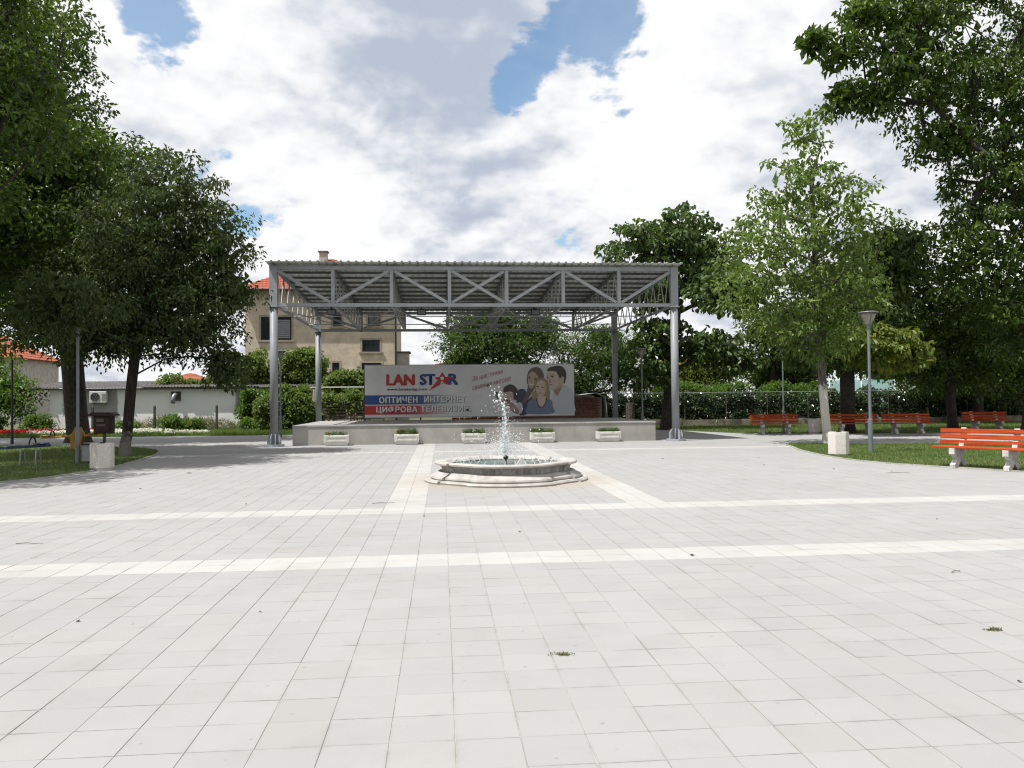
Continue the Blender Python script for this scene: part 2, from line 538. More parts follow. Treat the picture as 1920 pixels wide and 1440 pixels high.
tg.l(bn_.outputs[0], bgl.inputs['Normal'])
M['water'] = mg
mg, tg, bgl = new_mat('water_drop')
bgl.inputs['Base Color'].default_value = (0.92, 0.95, 0.97, 1)
bgl.inputs['Roughness'].default_value = 0.12
bgl.inputs['IOR'].default_value = 1.33
bgl.inputs['Transmission Weight'].default_value = 0.45
bgl.inputs['Specular IOR Level'].default_value = 0.9
M['drop'] = mg


def flat(name, col, rough=0.5):
    m, t, b = new_mat(name)
    b.inputs['Base Color'].default_value = (*col, 1)
    b.inputs['Roughness'].default_value = rough
    return m


M['leaf_big'] = mat_leaf('leaf_maple', (0.024, 0.052, 0.008), (0.050, 0.092, 0.013), (0.115, 0.17, 0.028), trans=0.36)
M['leaf_plum'] = mat_leaf('leaf_plum', (0.028, 0.050, 0.014), (0.042, 0.068, 0.018), (0.085, 0.10, 0.036))
M['leaf_walnut'] = mat_leaf('leaf_walnut', (0.068, 0.120, 0.024), (0.105, 0.165, 0.036), (0.17, 0.235, 0.07), trans=0.45)
M['leaf_catalpa'] = mat_leaf('leaf_catalpa', (0.030, 0.062, 0.015), (0.055, 0.095, 0.02), (0.10, 0.135, 0.03), trans=0.3)
M['leaf_cherry'] = mat_leaf('leaf_cherry', (0.040, 0.080, 0.020), (0.065, 0.115, 0.026), (0.11, 0.17, 0.04))
M['leaf_yellow'] = mat_leaf('leaf_yellowing', (0.06, 0.105, 0.018), (0.11, 0.15, 0.022), (0.20, 0.19, 0.03), trans=0.4)
M['leaf_ivy'] = mat_leaf('leaf_ivy', (0.022, 0.045, 0.014), (0.038, 0.07, 0.02), (0.075, 0.11, 0.035), trans=0.2, rough=0.25, spec=0.9)
M['leaf_vine'] = mat_leaf('leaf_vine', (0.07, 0.12, 0.025), (0.115, 0.17, 0.04), (0.21, 0.24, 0.08), trans=0.4)
M['leaf_hedge'] = mat_leaf('leaf_hedge', (0.055, 0.11, 0.018), (0.085, 0.16, 0.025), (0.14, 0.22, 0.04), trans=0.35)
M['needle'] = mat_leaf('spruce_needle', (0.09, 0.14, 0.12), (0.13, 0.19, 0.165), (0.17, 0.23, 0.20), trans=0.1)
M['grass'] = mat_leaf('grass_blade', (0.06, 0.11, 0.02), (0.09, 0.15, 0.03), (0.18, 0.20, 0.06), trans=0.4)
M['weed'] = mat_leaf('dry_weed', (0.09, 0.11, 0.03), (0.15, 0.15, 0.05), (0.24, 0.21, 0.11), trans=0.3)
M['petal_red'] = mat_leaf('red_petal', (0.30, 0.015, 0.012), (0.42, 0.02, 0.015), (0.5, 0.05, 0.03), trans=0.2)
M['petal_white'] = mat_leaf('white_petal', (0.6, 0.58, 0.45), (0.7, 0.68, 0.6), (0.75, 0.74, 0.7), trans=0.2)
M['petal_orange'] = mat_leaf('orange_petal', (0.5, 0.09, 0.03), (0.55, 0.12, 0.04), (0.6, 0.2, 0.1), trans=0.2)


# ------------------------------------------------------------------ mesh helpers
def link(name, me, parent=None):
    o = bpy.data.objects.new(name, me)
    C.objects.link(o)
    if parent:
        o.parent = parent
    return o


class MB:
    def __init__(self):
        self.v = []
        self.f = []

    def add(self, vs_, fs):
        k = len(self.v)
        self.v += [tuple(p) for p in vs_]
        self.f += [tuple(i + k for i in f) for f in fs]
        return self

    def box(self, x0, x1, y0, y1, z0, z1):
        return self.add([(x0, y0, z0), (x1, y0, z0), (x1, y1, z0), (x0, y1, z0), (x0, y0, z1), (x1, y0, z1), (x1, y1, z1), (x0, y1, z1)],
                        [(0, 3, 2, 1), (4, 5, 6, 7), (0, 1, 5, 4), (1, 2, 6, 5), (2, 3, 7, 6), (3, 0, 4, 7)])

    def bar(self, a, b, wd, ht, up=(0, 0, 1)):
        a, b = Vector(a), Vector(b)
        d = (b - a).normalized()
        s = d.cross(Vector(up))
        if s.length < 1e-4:
            s = Vector((1, 0, 0))
        s.normalize()
        u = s.cross(d)
        vs_ = []
        for p in (a, b):
            for i, j in ((-1, -1), (1, -1), (1, 1), (-1, 1)):
                vs_.append(p + s * (i * wd / 2) + u * (j * ht / 2))
        return self.add(vs_, [(3, 2, 1, 0), (4, 5, 6, 7), (0, 1, 5, 4), (1, 2, 6, 5), (2, 3, 7, 6), (3, 0, 4, 7)])

    def tube(self, pts, radii, n=8, cap=True):
        pts = [Vector(p) for p in pts]
        if not isinstance(radii, (list, tuple)):
            radii = [radii] * len(pts)
        k = len(self.v)
        m_ = len(pts)
        ref = None
        for i, p in enumerate(pts):
            d = (pts[min(i + 1, m_ - 1)] - pts[max(i - 1, 0)]).normalized()
            if ref is None:
                ref = Vector((1, 0, 0)) if abs(d.x) < 0.9 else Vector((0, 1, 0))
            s = (ref - d * ref.dot(d)).normalized()
            ref = s
            u = d.cross(s)
            for j in range(n):
                a = 2 * PI * j / n
                self.v.append(tuple(p + (s * math.cos(a) + u * math.sin(a)) * radii[i]))
        for i in range(m_ - 1):
            for j in range(n):
                j2 = (j + 1) % n
                self.f.append((k + i * n + j, k + i * n + j2, k + (i + 1) * n + j2, k + (i + 1) * n + j))
        if cap:
            self.f.append(tuple(k + j for j in reversed(range(n))))
            self.f.append(tuple(k + (m_ - 1) * n + j for j in range(n)))
        return self

    def prism(self, poly, z0, z1):
        """poly: list of (x, y), counter-clockwise"""
        n = len(poly)
        vs_ = [(x, y, z0) for x, y in poly] + [(x, y, z1) for x, y in poly]
        fs = [tuple(reversed(range(n))), tuple(range(n, 2 * n))]
        fs += [(i, (i + 1) % n, n + (i + 1) % n, n + i) for i in range(n)]
        return self.add(vs_, fs)

    def prism_y(self, poly, y0, y1):
        """poly: list of (x, z) extruded along y"""
        n = len(poly)
        vs_ = [(x, y0, z) for x, z in poly] + [(x, y1, z) for x, z in poly]
        fs = [tuple(range(n)), tuple(reversed(range(n, 2 * n)))]
        fs += [(i, n + i, n + (i + 1) % n, (i + 1) % n) for i in range(n)]
        return self.add(vs_, fs)

    def lathe(self, prof, n=24, cx=0, cy=0):
        k = len(self.v)
        for r, z in prof:
            for j in range(n):
                a = 2 * PI * j / n
                self.v.append((cx + r * math.cos(a), cy + r * math.sin(a), z))
        for i in range(len(prof) - 1):
            for j in range(n):
                j2 = (j + 1) % n
                self.f.append((k + i * n + j, k + i * n + j2, k + (i + 1) * n + j2, k + (i + 1) * n + j))
        return self

    def mesh(self, name):
        me = bpy.data.meshes.new(name)
        me.from_pydata(self.v, [], self.f)
        me.update()
        return me

    def build(self, name, mat, parent=None, smooth=False, bevel=0.0, fix=True):
        me = self.mesh(name)
        if fix or bevel:
            bm = bmesh.new()
            bm.from_mesh(me)
            if bevel:
                bmesh.ops.bevel(bm, geom=list(bm.edges), offset=bevel, segments=1, affect='EDGES', clamp_overlap=True)
            bmesh.ops.recalc_face_normals(bm, faces=list(bm.faces))
            bm.to_mesh(me)
            bm.free()
        me.materials.append(M[mat] if isinstance(mat, str) else mat)
        if smooth:
            me.shade_smooth()
        return link(name, me, parent)


def tag(o, label=None, cat=None, group=None, kind=None):
    if label:
        o['label'] = label
    if cat:
        o['category'] = cat
    if group:
        o['group'] = group
    if kind:
        o['kind'] = kind
    return o


def thing(name, label, cat, loc=(0, 0, 0), rz=0.0, group=None):
    o = bpy.data.objects.new(name, None)
    o.empty_display_size = 0.2
    C.objects.link(o)
    o.location = loc
    o.rotation_euler = (0, 0, rz)
    return tag(o, label, cat, group)


def dup(root, loc, rz=0.0, label=None, group=None):
    r = root.copy()
    C.objects.link(r)
    r.location = loc
    r.rotation_euler = (0, 0, rz)
    if label:
        r['label'] = label
    if group:
        r['group'] = group
    for ch in list(root.children):
        c = ch.copy()
        C.objects.link(c)
        c.parent = r
        for g_ in list(ch.children):
            d = g_.copy()
            C.objects.link(d)
            d.parent = c
    return r


def structure(o):
    o['kind'] = 'structure'
    return o


def np_mesh(name, V, Fq, mat, parent=None, nside=4, smooth=False):
    """V (n,3), Fq (m,nside) arrays -> mesh object"""
    me = bpy.data.meshes.new(name)
    me.vertices.add(len(V))
    me.vertices.foreach_set('co', np.ascontiguousarray(V, dtype=np.float32).ravel())
    me.loops.add(Fq.size)
    me.loops.foreach_set('vertex_index', np.ascontiguousarray(Fq, dtype=np.int32).ravel())
    me.polygons.add(len(Fq))
    me.polygons.foreach_set('loop_start', np.arange(0, Fq.size, nside, dtype=np.int32))
    me.polygons.foreach_set('loop_total', np.full(len(Fq), nside, dtype=np.int32))
    me.update(calc_edges=True)
    me.validate()
    me.materials.append(M[mat] if isinstance(mat, str) else mat)
    if smooth:
        me.shade_smooth()
    else:
        me.shade_flat()
    return link(name, me, parent)


def unit(a):
    return a / np.maximum(np.linalg.norm(a, axis=1, keepdims=True), 1e-9)


def leaf_mesh(P, A, N, L, Wd, rng, kind='leaf'):
    """P base points, A axis, N approx normal, L lengths, Wd widths -> verts, tris (each leaf a folded rhomb or a blunt hexagon)"""
    A = unit(A)
    N = unit(N - A * np.sum(A * N, axis=1, keepdims=True))
    S = np.cross(A, N)
    L = L[:, None]
    Wd = Wd[:, None]
    fold = N * (Wd * 0.28)
    n = len(P)
    if kind == 'leaf':
        v0 = P
        v1 = P + A * L * 0.42 + S * Wd * 0.5 + fold
        v2 = P + A * L - N * L * 0.14
        v3 = P + A * L * 0.42 - S * Wd * 0.5 + fold
        V = np.stack([v0, v1, v2, v3], 1).reshape(-1, 3)
        i = np.arange(n)[:, None] * 4
        F = np.concatenate([i + np.array([[0, 1, 2]]), i + np.array([[0, 2, 3]])], 0)
    else:  # broad heart leaf
        v0 = P
        v1 = P + A * L * 0.18 + S * Wd * 0.46 + fold * 0.6
        v2 = P + A * L * 0.6 + S * Wd * 0.42 + fold * 0.7
        v3 = P + A * L - N * L * 0.18
        v4 = P + A * L * 0.6 - S * Wd * 0.42 + fold * 0.7
        v5 = P + A * L * 0.18 - S * Wd * 0.46 + fold * 0.6
        V = np.stack([v0, v1, v2, v3, v4, v5], 1).reshape(-1, 3)
        i = np.arange(n)[:, None] * 6
        F = np.concatenate([i + np.array([[0, 1, 2]]), i + np.array([[0, 2, 3]]), i + np.array([[0, 3, 4]]), i + np.array([[0, 4, 5]])], 0)
    return V, F


def foliage(centers, rads, per, llen, lwid, rng, droop=0.35, flatten=0.6, kind='leaf', up=0.6):
    """leaves scattered over twig clumps; returns V, F"""
    n = len(centers)
    cidx = np.repeat(np.arange(n), per)
    m = len(cidx)
    D = unit(rng.normal(size=(m, 3)))
    rad = rng.random(m) ** 0.45
    off = D * rad[:, None] * rads[cidx][:, None]
    off[:, 2] *= flatten
    off[:, 2] -= 0.25 * rads[cidx] * (rad ** 2)
    P = centers[cidx] + off
    A = unit(off) * 0.75 + rng.normal(size=(m, 3)) * 0.55
    A[:, 2] -= droop
    N = rng.normal(size=(m, 3)) * 0.6
    N[:, 2] += up
    N += unit(off) * 0.25
    L = llen * (0.5 + 0.85 * rng.random(m))
    Wd = lwid * (0.7 + 0.5 * rng.random(m))
    return leaf_mesh(P, A, N, L, Wd, rng, kind)


def sample_blobs(blobs, count, dmin, rng, shell=0.55):
    """clump centres spread through ellipsoids, denser to the outside"""
    vol = np.array([b[3] * b[4] * b[5] for b in blobs]) ** 0.75
    pr = vol / vol.sum()
    pts = np.zeros((0, 3))
    tries = 0
    while len(pts) < count and tries < 40:
        tries += 1
        k = rng.choice(len(blobs), size=count * 2, p=pr)
        B = np.array(blobs)[k]
        D = unit(rng.normal(size=(len(k), 3)))
        r = shell + (1 - shell) * rng.random(len(k)) ** 0.7
        r = np.where(rng.random(len(k)) < 0.25, rng.random(len(k)) * shell, r)
        r *= 0.85 + 0.3 * rng.random(len(k)) + np.where(rng.random(len(k)) < 0.10, 0.25 * rng.random(len(k)), 0)
        Q = B[:, :3] + D * r[:, None] * B[:, 3:6]
        for q in Q:
            if len(pts) >= count:
                break
            if len(pts) == 0 or np.min(np.sum((pts - q) ** 2, 1)) > dmin * dmin:
                pts = np.vstack([pts, q])
        dmin *= 0.93
    return pts


def branch_skeleton(base, trunk_pts, clumps, r_trunk, rng):
    """greedy attachment of clumps to a growing skeleton; returns list of (polyline, radii)"""
    nodes = [Vector(p) for p in trunk_pts]
    par = [-1] + list(range(len(trunk_pts) - 1))
    wgt = [0.0] * len(nodes)
    first = max(1, int(len(trunk_pts) * 0.45))
    arr = [np.array(n_) for n_ in nodes]
    usable = list(range(first, len(nodes)))
    c0 = np.mean(np.array(trunk_pts[first:]), 0)
    order = np.argsort(np.sum((clumps - c0) ** 2, 1))
    tips = []
    for ci in order:
        q = clumps[ci]
        U = np.array([arr[i] for i in usable])
        dvec = q - U
        dist = np.linalg.norm(dvec, axis=1)
        pen = np.where(dvec[:, 2] < 0, 1.0 + 0.35 * np.abs(dvec[:, 2]), 0.0)
        cost = dist + pen + 0.25 * np.linalg.norm(U - c0, axis=1)
        s = usable[int(np.argmin(cost))]
        a = arr[s]
        steps = max(1, int(np.linalg.norm(q - a) / 0.8))
        prev = s
        for k in range(1, steps + 1):
            t = k / steps
            p = a + (q - a) * t
            p[2] += 0.12 * math.sin(PI * t) * np.linalg.norm(q - a)
            if k < steps:
                p = p + rng.normal(size=3) * 0.07
            arr.append(p)
            par.append(prev)
            wgt.append(0.0)
            prev = len(arr) - 1
            usable.append(prev)
        tips.append(prev)
    cnt = [0.0] * len(arr)
    for t_ in tips:
        i = t_
        while i != -1:
            cnt[i] += 1
            i = par[i]
    tot = max(1.0, cnt[0])
    rad = [max(0.012, r_trunk * (c / tot) ** 0.5) for c in cnt]
    return arr, par, rad, len(trunk_pts)


def make_tree(name, label, base, r_trunk, trunk_top, blobs, nclump, per, leaf, lmat, bark, seed,
              lwid=None, clump_r=0.8, droop=0.35, flatten=0.6, kind='leaf', shell=0.55, lean=(0, 0), cat='tree', group=None, up=0.6, dmin=0.7, bare=0, core=14):
    rng = np.random.default_rng(seed)
    base = np.array(base, float)
    root = thing(name, label, cat, tuple(base), 0, group)
    top = np.array(trunk_top, float)
    nseg = 9
    tp = []
    for i in range(nseg + 1):
        t = i / nseg
        p = base + (top - base) * t
        p[0] += math.sin(t * 4 + seed) * 0.12 * t * (1 - t * .3) + lean[0] * math.sin(PI * t)
        p[1] += math.cos(t * 3.1 + seed) * 0.12 * t
        tp.append(p)
    cl = sample_blobs(blobs, nclump, dmin, rng, shell)
    arr, par, rad, nt = branch_skeleton(base, tp, cl, r_trunk, rng)
    mb = MB()
    # trunk with root flare
    pts = [Vector(p - base) for p in tp]
    rr = []
    for i in range(nt):
        h = pts[i].z
        rr.append(max(rad[i], r_trunk * (1 - 0.55 * i / nt)))
    flare = [Vector((0, 0, -0.08)), Vector((0, 0, 0.06)), Vector((0, 0, 0.35))]
    fr = [rr[0] * 1.5, rr[0] * 1.28, rr[0] * 1.06]
    pts2 = flare + [p for p in pts if p.z > 0.6]
    rr2 = fr + [rr[i] for i, p in enumerate(pts) if p.z > 0.6]
    mb.tube(pts2, rr2, 12)
    kidsn = len(arr)
    for i in range(nt, kidsn):
        a = arr[par[i]] - base
        b = arr[i] - base
        ra = min(rad[par[i]], rad[i] * 1.35) if par[i] >= nt else min(rr[par[i]] * 0.8, rad[i] * 1.3)
        mb.tube([a, b], [ra, rad[i]], 5 if rad[i] > 0.03 else 3, cap=False)
    for k in range(bare):   # bare twigs hanging below the crown
        s = rng.choice(len(cl))
        a = cl[s] - base
        d = rng.normal(size=3) * 0.5
        d[2] = -abs(d[2]) - 0.5
        mid = a + d * 0.6
        mb.tube([a, mid, mid + d * 0.5 + rng.normal(size=3) * 0.3], [0.014, 0.01, 0.006], 3, cap=False)
    mb.build('trunk', bark, root, smooth=True, fix=False)
    rads = clump_r * (0.7 + 0.6 * rng.random(len(cl)))
    V, F = foliage(cl - base, rads, per, leaf, lwid or leaf * 0.5, rng, droop, flatten, kind, up)
    # the denser inner leafage that closes the heart of the crown
    nc = int(nclump * core)
    if nc:
        B = np.array(blobs)[rng.choice(len(blobs), size=nc)]
        Q = B[:, :3] + unit(rng.normal(size=(nc, 3))) * (rng.random(nc) ** 0.5 * 0.78)[:, None] * B[:, 3:6] - base
        L2 = np.full(nc, leaf * 2.0)
        V2, F2 = leaf_mesh(Q, rng.normal(size=(nc, 3)), rng.normal(size=(nc, 3)) + np.array([0, 0, .5]), L2, L2 * 0.6, rng)
        F = np.concatenate([F, F2 + len(V)])
        V = np.concatenate([V, V2])
    np_mesh('crown', V, F, lmat, root, 3)
    return root


def in_poly(px, py, poly):
    inside = np.zeros(len(px), bool)
    n = len(poly)
    j = n - 1
    for i in range(n):
        xi, yi = poly[i]
        xj, yj = poly[j]
        c = ((yi > py) != (yj > py)) & (px < (xj - xi) * (py - yi) / (yj - yi + 1e-12) + xi)
        inside ^= c
        j = i
    return inside


def catmull(pts, sub=6, closed=False):
    out_ = []
    n = len(pts)
    rng_ = range(n if closed else n - 1)
    for i in rng_:
        p0, p1, p2, p3 = (Vector(pts[(i + k) % n] if closed else pts[min(max(i + k, 0), n - 1)]) for k in (-1, 0, 1, 2))
        for s in range(sub):
            t = s / sub
            out_.append(tuple(0.5 * ((2 * p1) + (p2 - p0) * t + (2 * p0 - 5 * p1 + 4 * p2 - p3) * t * t + (3 * p1 - p0 - 3 * p2 + p3) * t ** 3)))
    if not closed:
        out_.append(tuple(pts[-1]))
    return out_


def blades(name, poly, count, h, wd, mat, seed, z=0.03, parent=None, bounds=None, label=None, cat=None, weight=None):
    rng = np.random.default_rng(seed)
    xs = [p[0] for p in poly]
    ys = [p[1] for p in poly]
    b = bounds or (min(xs), max(xs), min(ys), max(ys))
    px = rng.uniform(b[0], b[1], count)
    py = rng.uniform(b[2], b[3], count)
    k = in_poly(px, py, poly)
    px, py = px[k], py[k]
    n = len(px)
    a = rng.uniform(0, 2 * PI, n)
    hh = h * (0.5 + rng.random(n))
    ww = wd * (0.6 + 0.8 * rng.random(n))
    lx = rng.normal(size=n) * 0.45 * hh
    ly = rng.normal(size=n) * 0.45 * hh
    v0 = np.stack([px - np.cos(a) * ww, py - np.sin(a) * ww, np.full(n, z)], 1)
    v1 = np.stack([px + np.cos(a) * ww, py + np.sin(a) * ww, np.full(n, z)], 1)
    v2 = np.stack([px + lx, py + ly, z + hh], 1)
    V = np.stack([v0, v1, v2], 1).reshape(-1, 3)
    F = np.arange(n * 3).reshape(-1, 3)
    o = np_mesh(name, V, F, mat, parent, 3)
    tag(o, label, cat, kind='stuff')
    return o


# ------------------------------------------------------------------ ground, paving, lawns
g_ = MB().add([(-900, -300, -0.06), (900, -300, -0.06), (900, 1500, -0.06), (-900, 1500, -0.06)], [(0, 1, 2, 3)]).build('ground', 'earth')
structure(g_)

LAWN_R = [(11.0, 24.4), (10.45, 22.5), (10.05, 19.9), (10.15, 18.2), (10.65, 17.0), (11.3, 16.0), (12.0, 14.6), (13.0, 12.6), (15.0, 11.0), (22.0, 10.0), (30.0, 10.0),
          (30.0, 24.8), (16.4, 24.8), (13.8, 24.9), (12.9, 25.6), (12.0, 25.9), (11.3, 25.5)]
LAWN_L = [(-9.2, 16.4), (-8.35, 18.0), (-8.1, 19.6), (-8.1, 20.9), (-8.4, 23.4), (-8.85, 25.9), (-9.8, 28.2), (-11.9, 30.3), (-17.2, 32.6), (-32.0, 36.0), (-32.0, 10.0), (-13.0, 13.0), (-10.5, 15.0)]
STRIP_L = [(-40.0, 41.0), (-24.0, 40.2), (-14.0, 39.5), (-6.2, 39.4), (-5.2, 41.0), (-4.0, 49.0), (-40.0, 49.0)]
STRIP_R = [(8.6, 40.6), (10.8, 39.8), (12.2, 36.6), (13.4, 34.2), (16.0, 33.2), (20.0, 32.3), (24.0, 33.0), (30.0, 34.0), (42.0, 36.0), (42.0, 44.2), (8.6, 44.2)]

BEDX0, BEDX1 = -34.0, 34.0
YFAR = 26.2   # slabs are modelled up to here; beyond it they are under a pixel high and the sheet carries them
bed = MB().add([(BEDX0, -6.0, -0.003), (BEDX1, -6.0, -0.003), (BEDX1, YFAR, -0.003), (BEDX0, YFAR, -0.003)], [(0, 1, 2, 3)]).build('pavement', 'sand')
structure(bed)
far = MB().add([(BEDX0, YFAR, 0), (BEDX1, YFAR, 0), (BEDX1, 41.5, 0), (BEDX0, 41.5, 0)], [(0, 1, 2, 3)]).build('far_pavement', 'paving')
structure(far)

# slabs
slab = MB()
hw = TS / 2 - 0.0017
hl = TS / 2 - 0.0014
ch = 0.0008
slab.add([(-hw, -hl, -0.02), (hw, -hl, -0.02), (hw, hl, -0.02), (-hw, hl, -0.02),
          (-hw, -hl, -ch), (hw, -hl, -ch), (hw, hl, -ch), (-hw, hl, -ch),
          (-hw + ch, -hl + ch, 0), (hw - ch, -hl + ch, 0), (hw - ch, hl - ch, 0), (-hw + ch, hl - ch, 0)],
         [(0, 1, 5, 4), (1, 2, 6, 5), (2, 3, 7, 6), (3, 0, 4, 7), (4, 5, 9, 8), (5, 6, 10, 9), (6, 7, 11, 10), (7, 4, 8, 11), (8, 9, 10, 11)])
slab_me = slab.mesh('paving_slab')
slab_me.materials.append(M['paving'])
rngp = np.random.default_rng(3)
i0, i1 = int((BEDX0 - TX0) / TS), int((BEDX1 - TX0) / TS)
j0, j1 = int((-6.0 - TY0) / TS), int((YFAR - TY0) / TS)
II, JJ = np.meshgrid(np.arange(i0, i1), np.arange(j0, j1))
II, JJ = II.ravel(), JJ.ravel()
CX = TX0 + (II + 0.5) * TS
CY = TY0 + (JJ + 0.5) * TS
keep = ~(in_poly(CX, CY, LAWN_R) | in_poly(CX, CY, LAWN_L))
CX, CY = CX[keep], CY[keep]
n_ = len(CX)
JX = rngp.normal(size=n_) * 0.0006
JY = rngp.normal(size=n_) * 0.0011
JZ = rngp.normal(size=n_) * 0.0003
JR = rngp.normal(size=n_) * 0.0022
TLX = rngp.normal(size=n_) * 0.0022
TLY = rngp.normal(size=n_) * 0.0022
# the slabs nearest the camera, inside its view, as pieces of their own
dvec = np.stack([CX, CY], 1)
ca, sa = math.cos(R(-5.03)), math.sin(R(-5.03))
fwd = -sa * CX + ca * CY
rgt = ca * CX + sa * CY
vis = (fwd > 3.15) & (np.abs(rgt) < 0.665 * fwd + 0.1)
order = np.argsort(np.where(vis, fwd, 1e9))[:300]
single = np.zeros(n_, bool)
single[order] = True
for k in order:
    o = bpy.data.objects.new('paving_slab', slab_me)
    C.objects.link(o)
    o.parent = bed
    o.location = (CX[k] + JX[k], CY[k] + JY[k], JZ[k])
    o.rotation_euler = (TLX[k], TLY[k], JR[k])
rest = np.where(~single)[0]
sv = np.array(slab.v)
sf = np.array(slab.f)
cz, sz = np.cos(JR[rest])[:, None], np.sin(JR[rest])[:, None]
X = sv[None, :, 0] * cz - sv[None, :, 1] * sz
Y = sv[None, :, 0] * sz + sv[None, :, 1] * cz
Z = sv[None, :, 2] + JZ[rest][:, None] + sv[None, :, 1] * TLX[rest][:, None] - sv[None, :, 0] * TLY[rest][:, None]
V = np.stack([X + (CX + JX)[rest][:, None], Y + (CY + JY)[rest][:, None], Z], 2).reshape(-1, 3)
F = (sf[None] + (np.arange(len(rest)) * len(sv))[:, None, None]).reshape(-1, 4)
o = np_mesh('paving_slabs', V, F, 'paving', bed, 4)
o['kind'] = 'stuff'


def lawn(name, poly, sub, z, seed, count, h=0.05, bounds=None, wd=0.006):
    sm = catmull([(x, y, 0) for x, y in poly], sub, True)
    sp = [(p[0], p[1]) for p in sm]
    bm = bmesh.new()
    vs_ = [bm.verts.new((x, y, z)) for x, y in sp]
    f = bm.faces.new(vs_)
    if f.normal.z < 0:
        f.normal_flip()
    r = bmesh.ops.extrude_face_region(bm, geom=[f])
    for v in [e for e in r['geom'] if isinstance(e, bmesh.types.BMVert)]:
        v.co.z -= 0.1
    bmesh.ops.triangulate(bm, faces=list(bm.faces))
    bmesh.ops.recalc_face_normals(bm, faces=list(bm.faces))
    me = bpy.data.meshes.new(name)
    bm.to_mesh(me)
    bm.free()
    me.materials.append(M['lawn'])
    o = link(name, me)
    structure(o)
    return o, sp


def kerb(name, pts, wd=0.06, z=0.025):
    """flush edging kept as single stones"""
    root = thing(name, None, None)
    structure(root)
    L = 0.0
    out_ = [pts[0]]
    for a, b in zip(pts, pts[1:]):
        L += math.dist(a, b)
        if L > 0.5:
            out_.append(b)
            L = 0
    for a, b in zip(out_, out_[1:]):
        d = Vector((b[0] - a[0], b[1] - a[1], 0)).normalized()
        a3 = Vector((a[0], a[1], 0)) + d * 0.004
        b3 = Vector((b[0], b[1], 0)) - d * 0.004
        mb = MB().bar(a3 + Vector((0, 0, z - 0.06)), b3 + Vector((0, 0, z - 0.06)), wd, 0.12)
        mb.build('kerb_stone', 'kerb', root, fix=False)
    return root


lo, spR = lawn('lawn_right', LAWN_R, 6, 0.018, 1, 0)
lo, spL = lawn('lawn_left', LAWN_L, 6, 0.018, 1, 0)
lo, spSL = lawn('verge_left', STRIP_L, 4, 0.02, 1, 0)
lo, spSR = lawn('verge_right', STRIP_R, 4, 0.02, 1, 0)


def edge_pts(sp, pred):
    return [p for p in sp if pred(p)]


nR = len(spR)
kerb('kerb_right', spR[-12:] + spR[:6 * 8])
kerb('kerb_right_rear', spR[6 * 11:6 * 16])
kerb('kerb_left', spL[:6 * 9])
blades('grass_right', spR, 90000, 0.045, 0.007, 'grass', 11, 0.016, bounds=(9.8, 22, 13, 26.2), label='short mown lawn behind the near red bench', cat='grass')
blades('grass_left', spL, 70000, 0.045, 0.008, 'grass', 12, 0.016, bounds=(-20, -7.8, 15, 34), label='shaded lawn under the big trees', cat='grass')
blades('grass_verge_left', spSL, 60000, 0.16, 0.012, 'grass', 13, 0.016, bounds=(-26, -4, 39, 47.5), label='rough grass along the foot of the white shed', cat='grass')
blades('grass_verge_right', spSR, 60000, 0.07, 0.010, 'grass', 14, 0.016, bounds=(8, 36, 32, 44.2), label='grass verge along the low wall behind the row of benches', cat='grass')

# ------------------------------------------------------------------ stage platform
st = thing('stage_platform', 'low grey concrete stage with bare front wall under the steel canopy', 'stage', (0, 0, 0))
SX0, SX1, SY0, SY1, SZ = -5.35, 7.95, 29.35, 36.1, 0.72
MB().box(SX0, SX1, SY0, SY1, -0.1, SZ - 0.06).build('front_wall', 'stage', st)
nd = 5
for i in range(nd):
    xa = SX0 - 0.02 + (SX1 - SX0 + 0.04) * i / nd
    xb = SX0 - 0.02 + (SX1 - SX0 + 0.04) * (i + 1) / nd
    for (ya, yb) in ((SY0 - 0.02, 32.6), (32.61, SY1)):
        MB().box(xa + 0.004, xb - 0.004, ya, yb, SZ - 0.058, SZ).build('deck_slab', 'deck', st, bevel=0.006)

# ------------------------------------------------------------------ steel canopy
cn = thing('stage_canopy', 'grey steel lattice canopy with corrugated roof on four round columns', 'canopy', (1.375, 34.2, 0))
off = Vector((-1.375, -34.2, 0))


def cpart(mb, name, mat, parent=cn, smooth=False, bevel=0.0):
    mb.v = [(v[0] + off.x, v[1] + off.y, v[2]) for v in mb.v]
    return mb.build(name, mat, parent, smooth, bevel)


XL, XR, YF, YB = -5.92, 8.62, 29.0, 39.3
ZC, ZTF, ZTB = 5.0, 6.42, 5.93


def ztop(y):
    return ZTF + (ZTB - ZTF) * (y - YF) / (YB - YF)


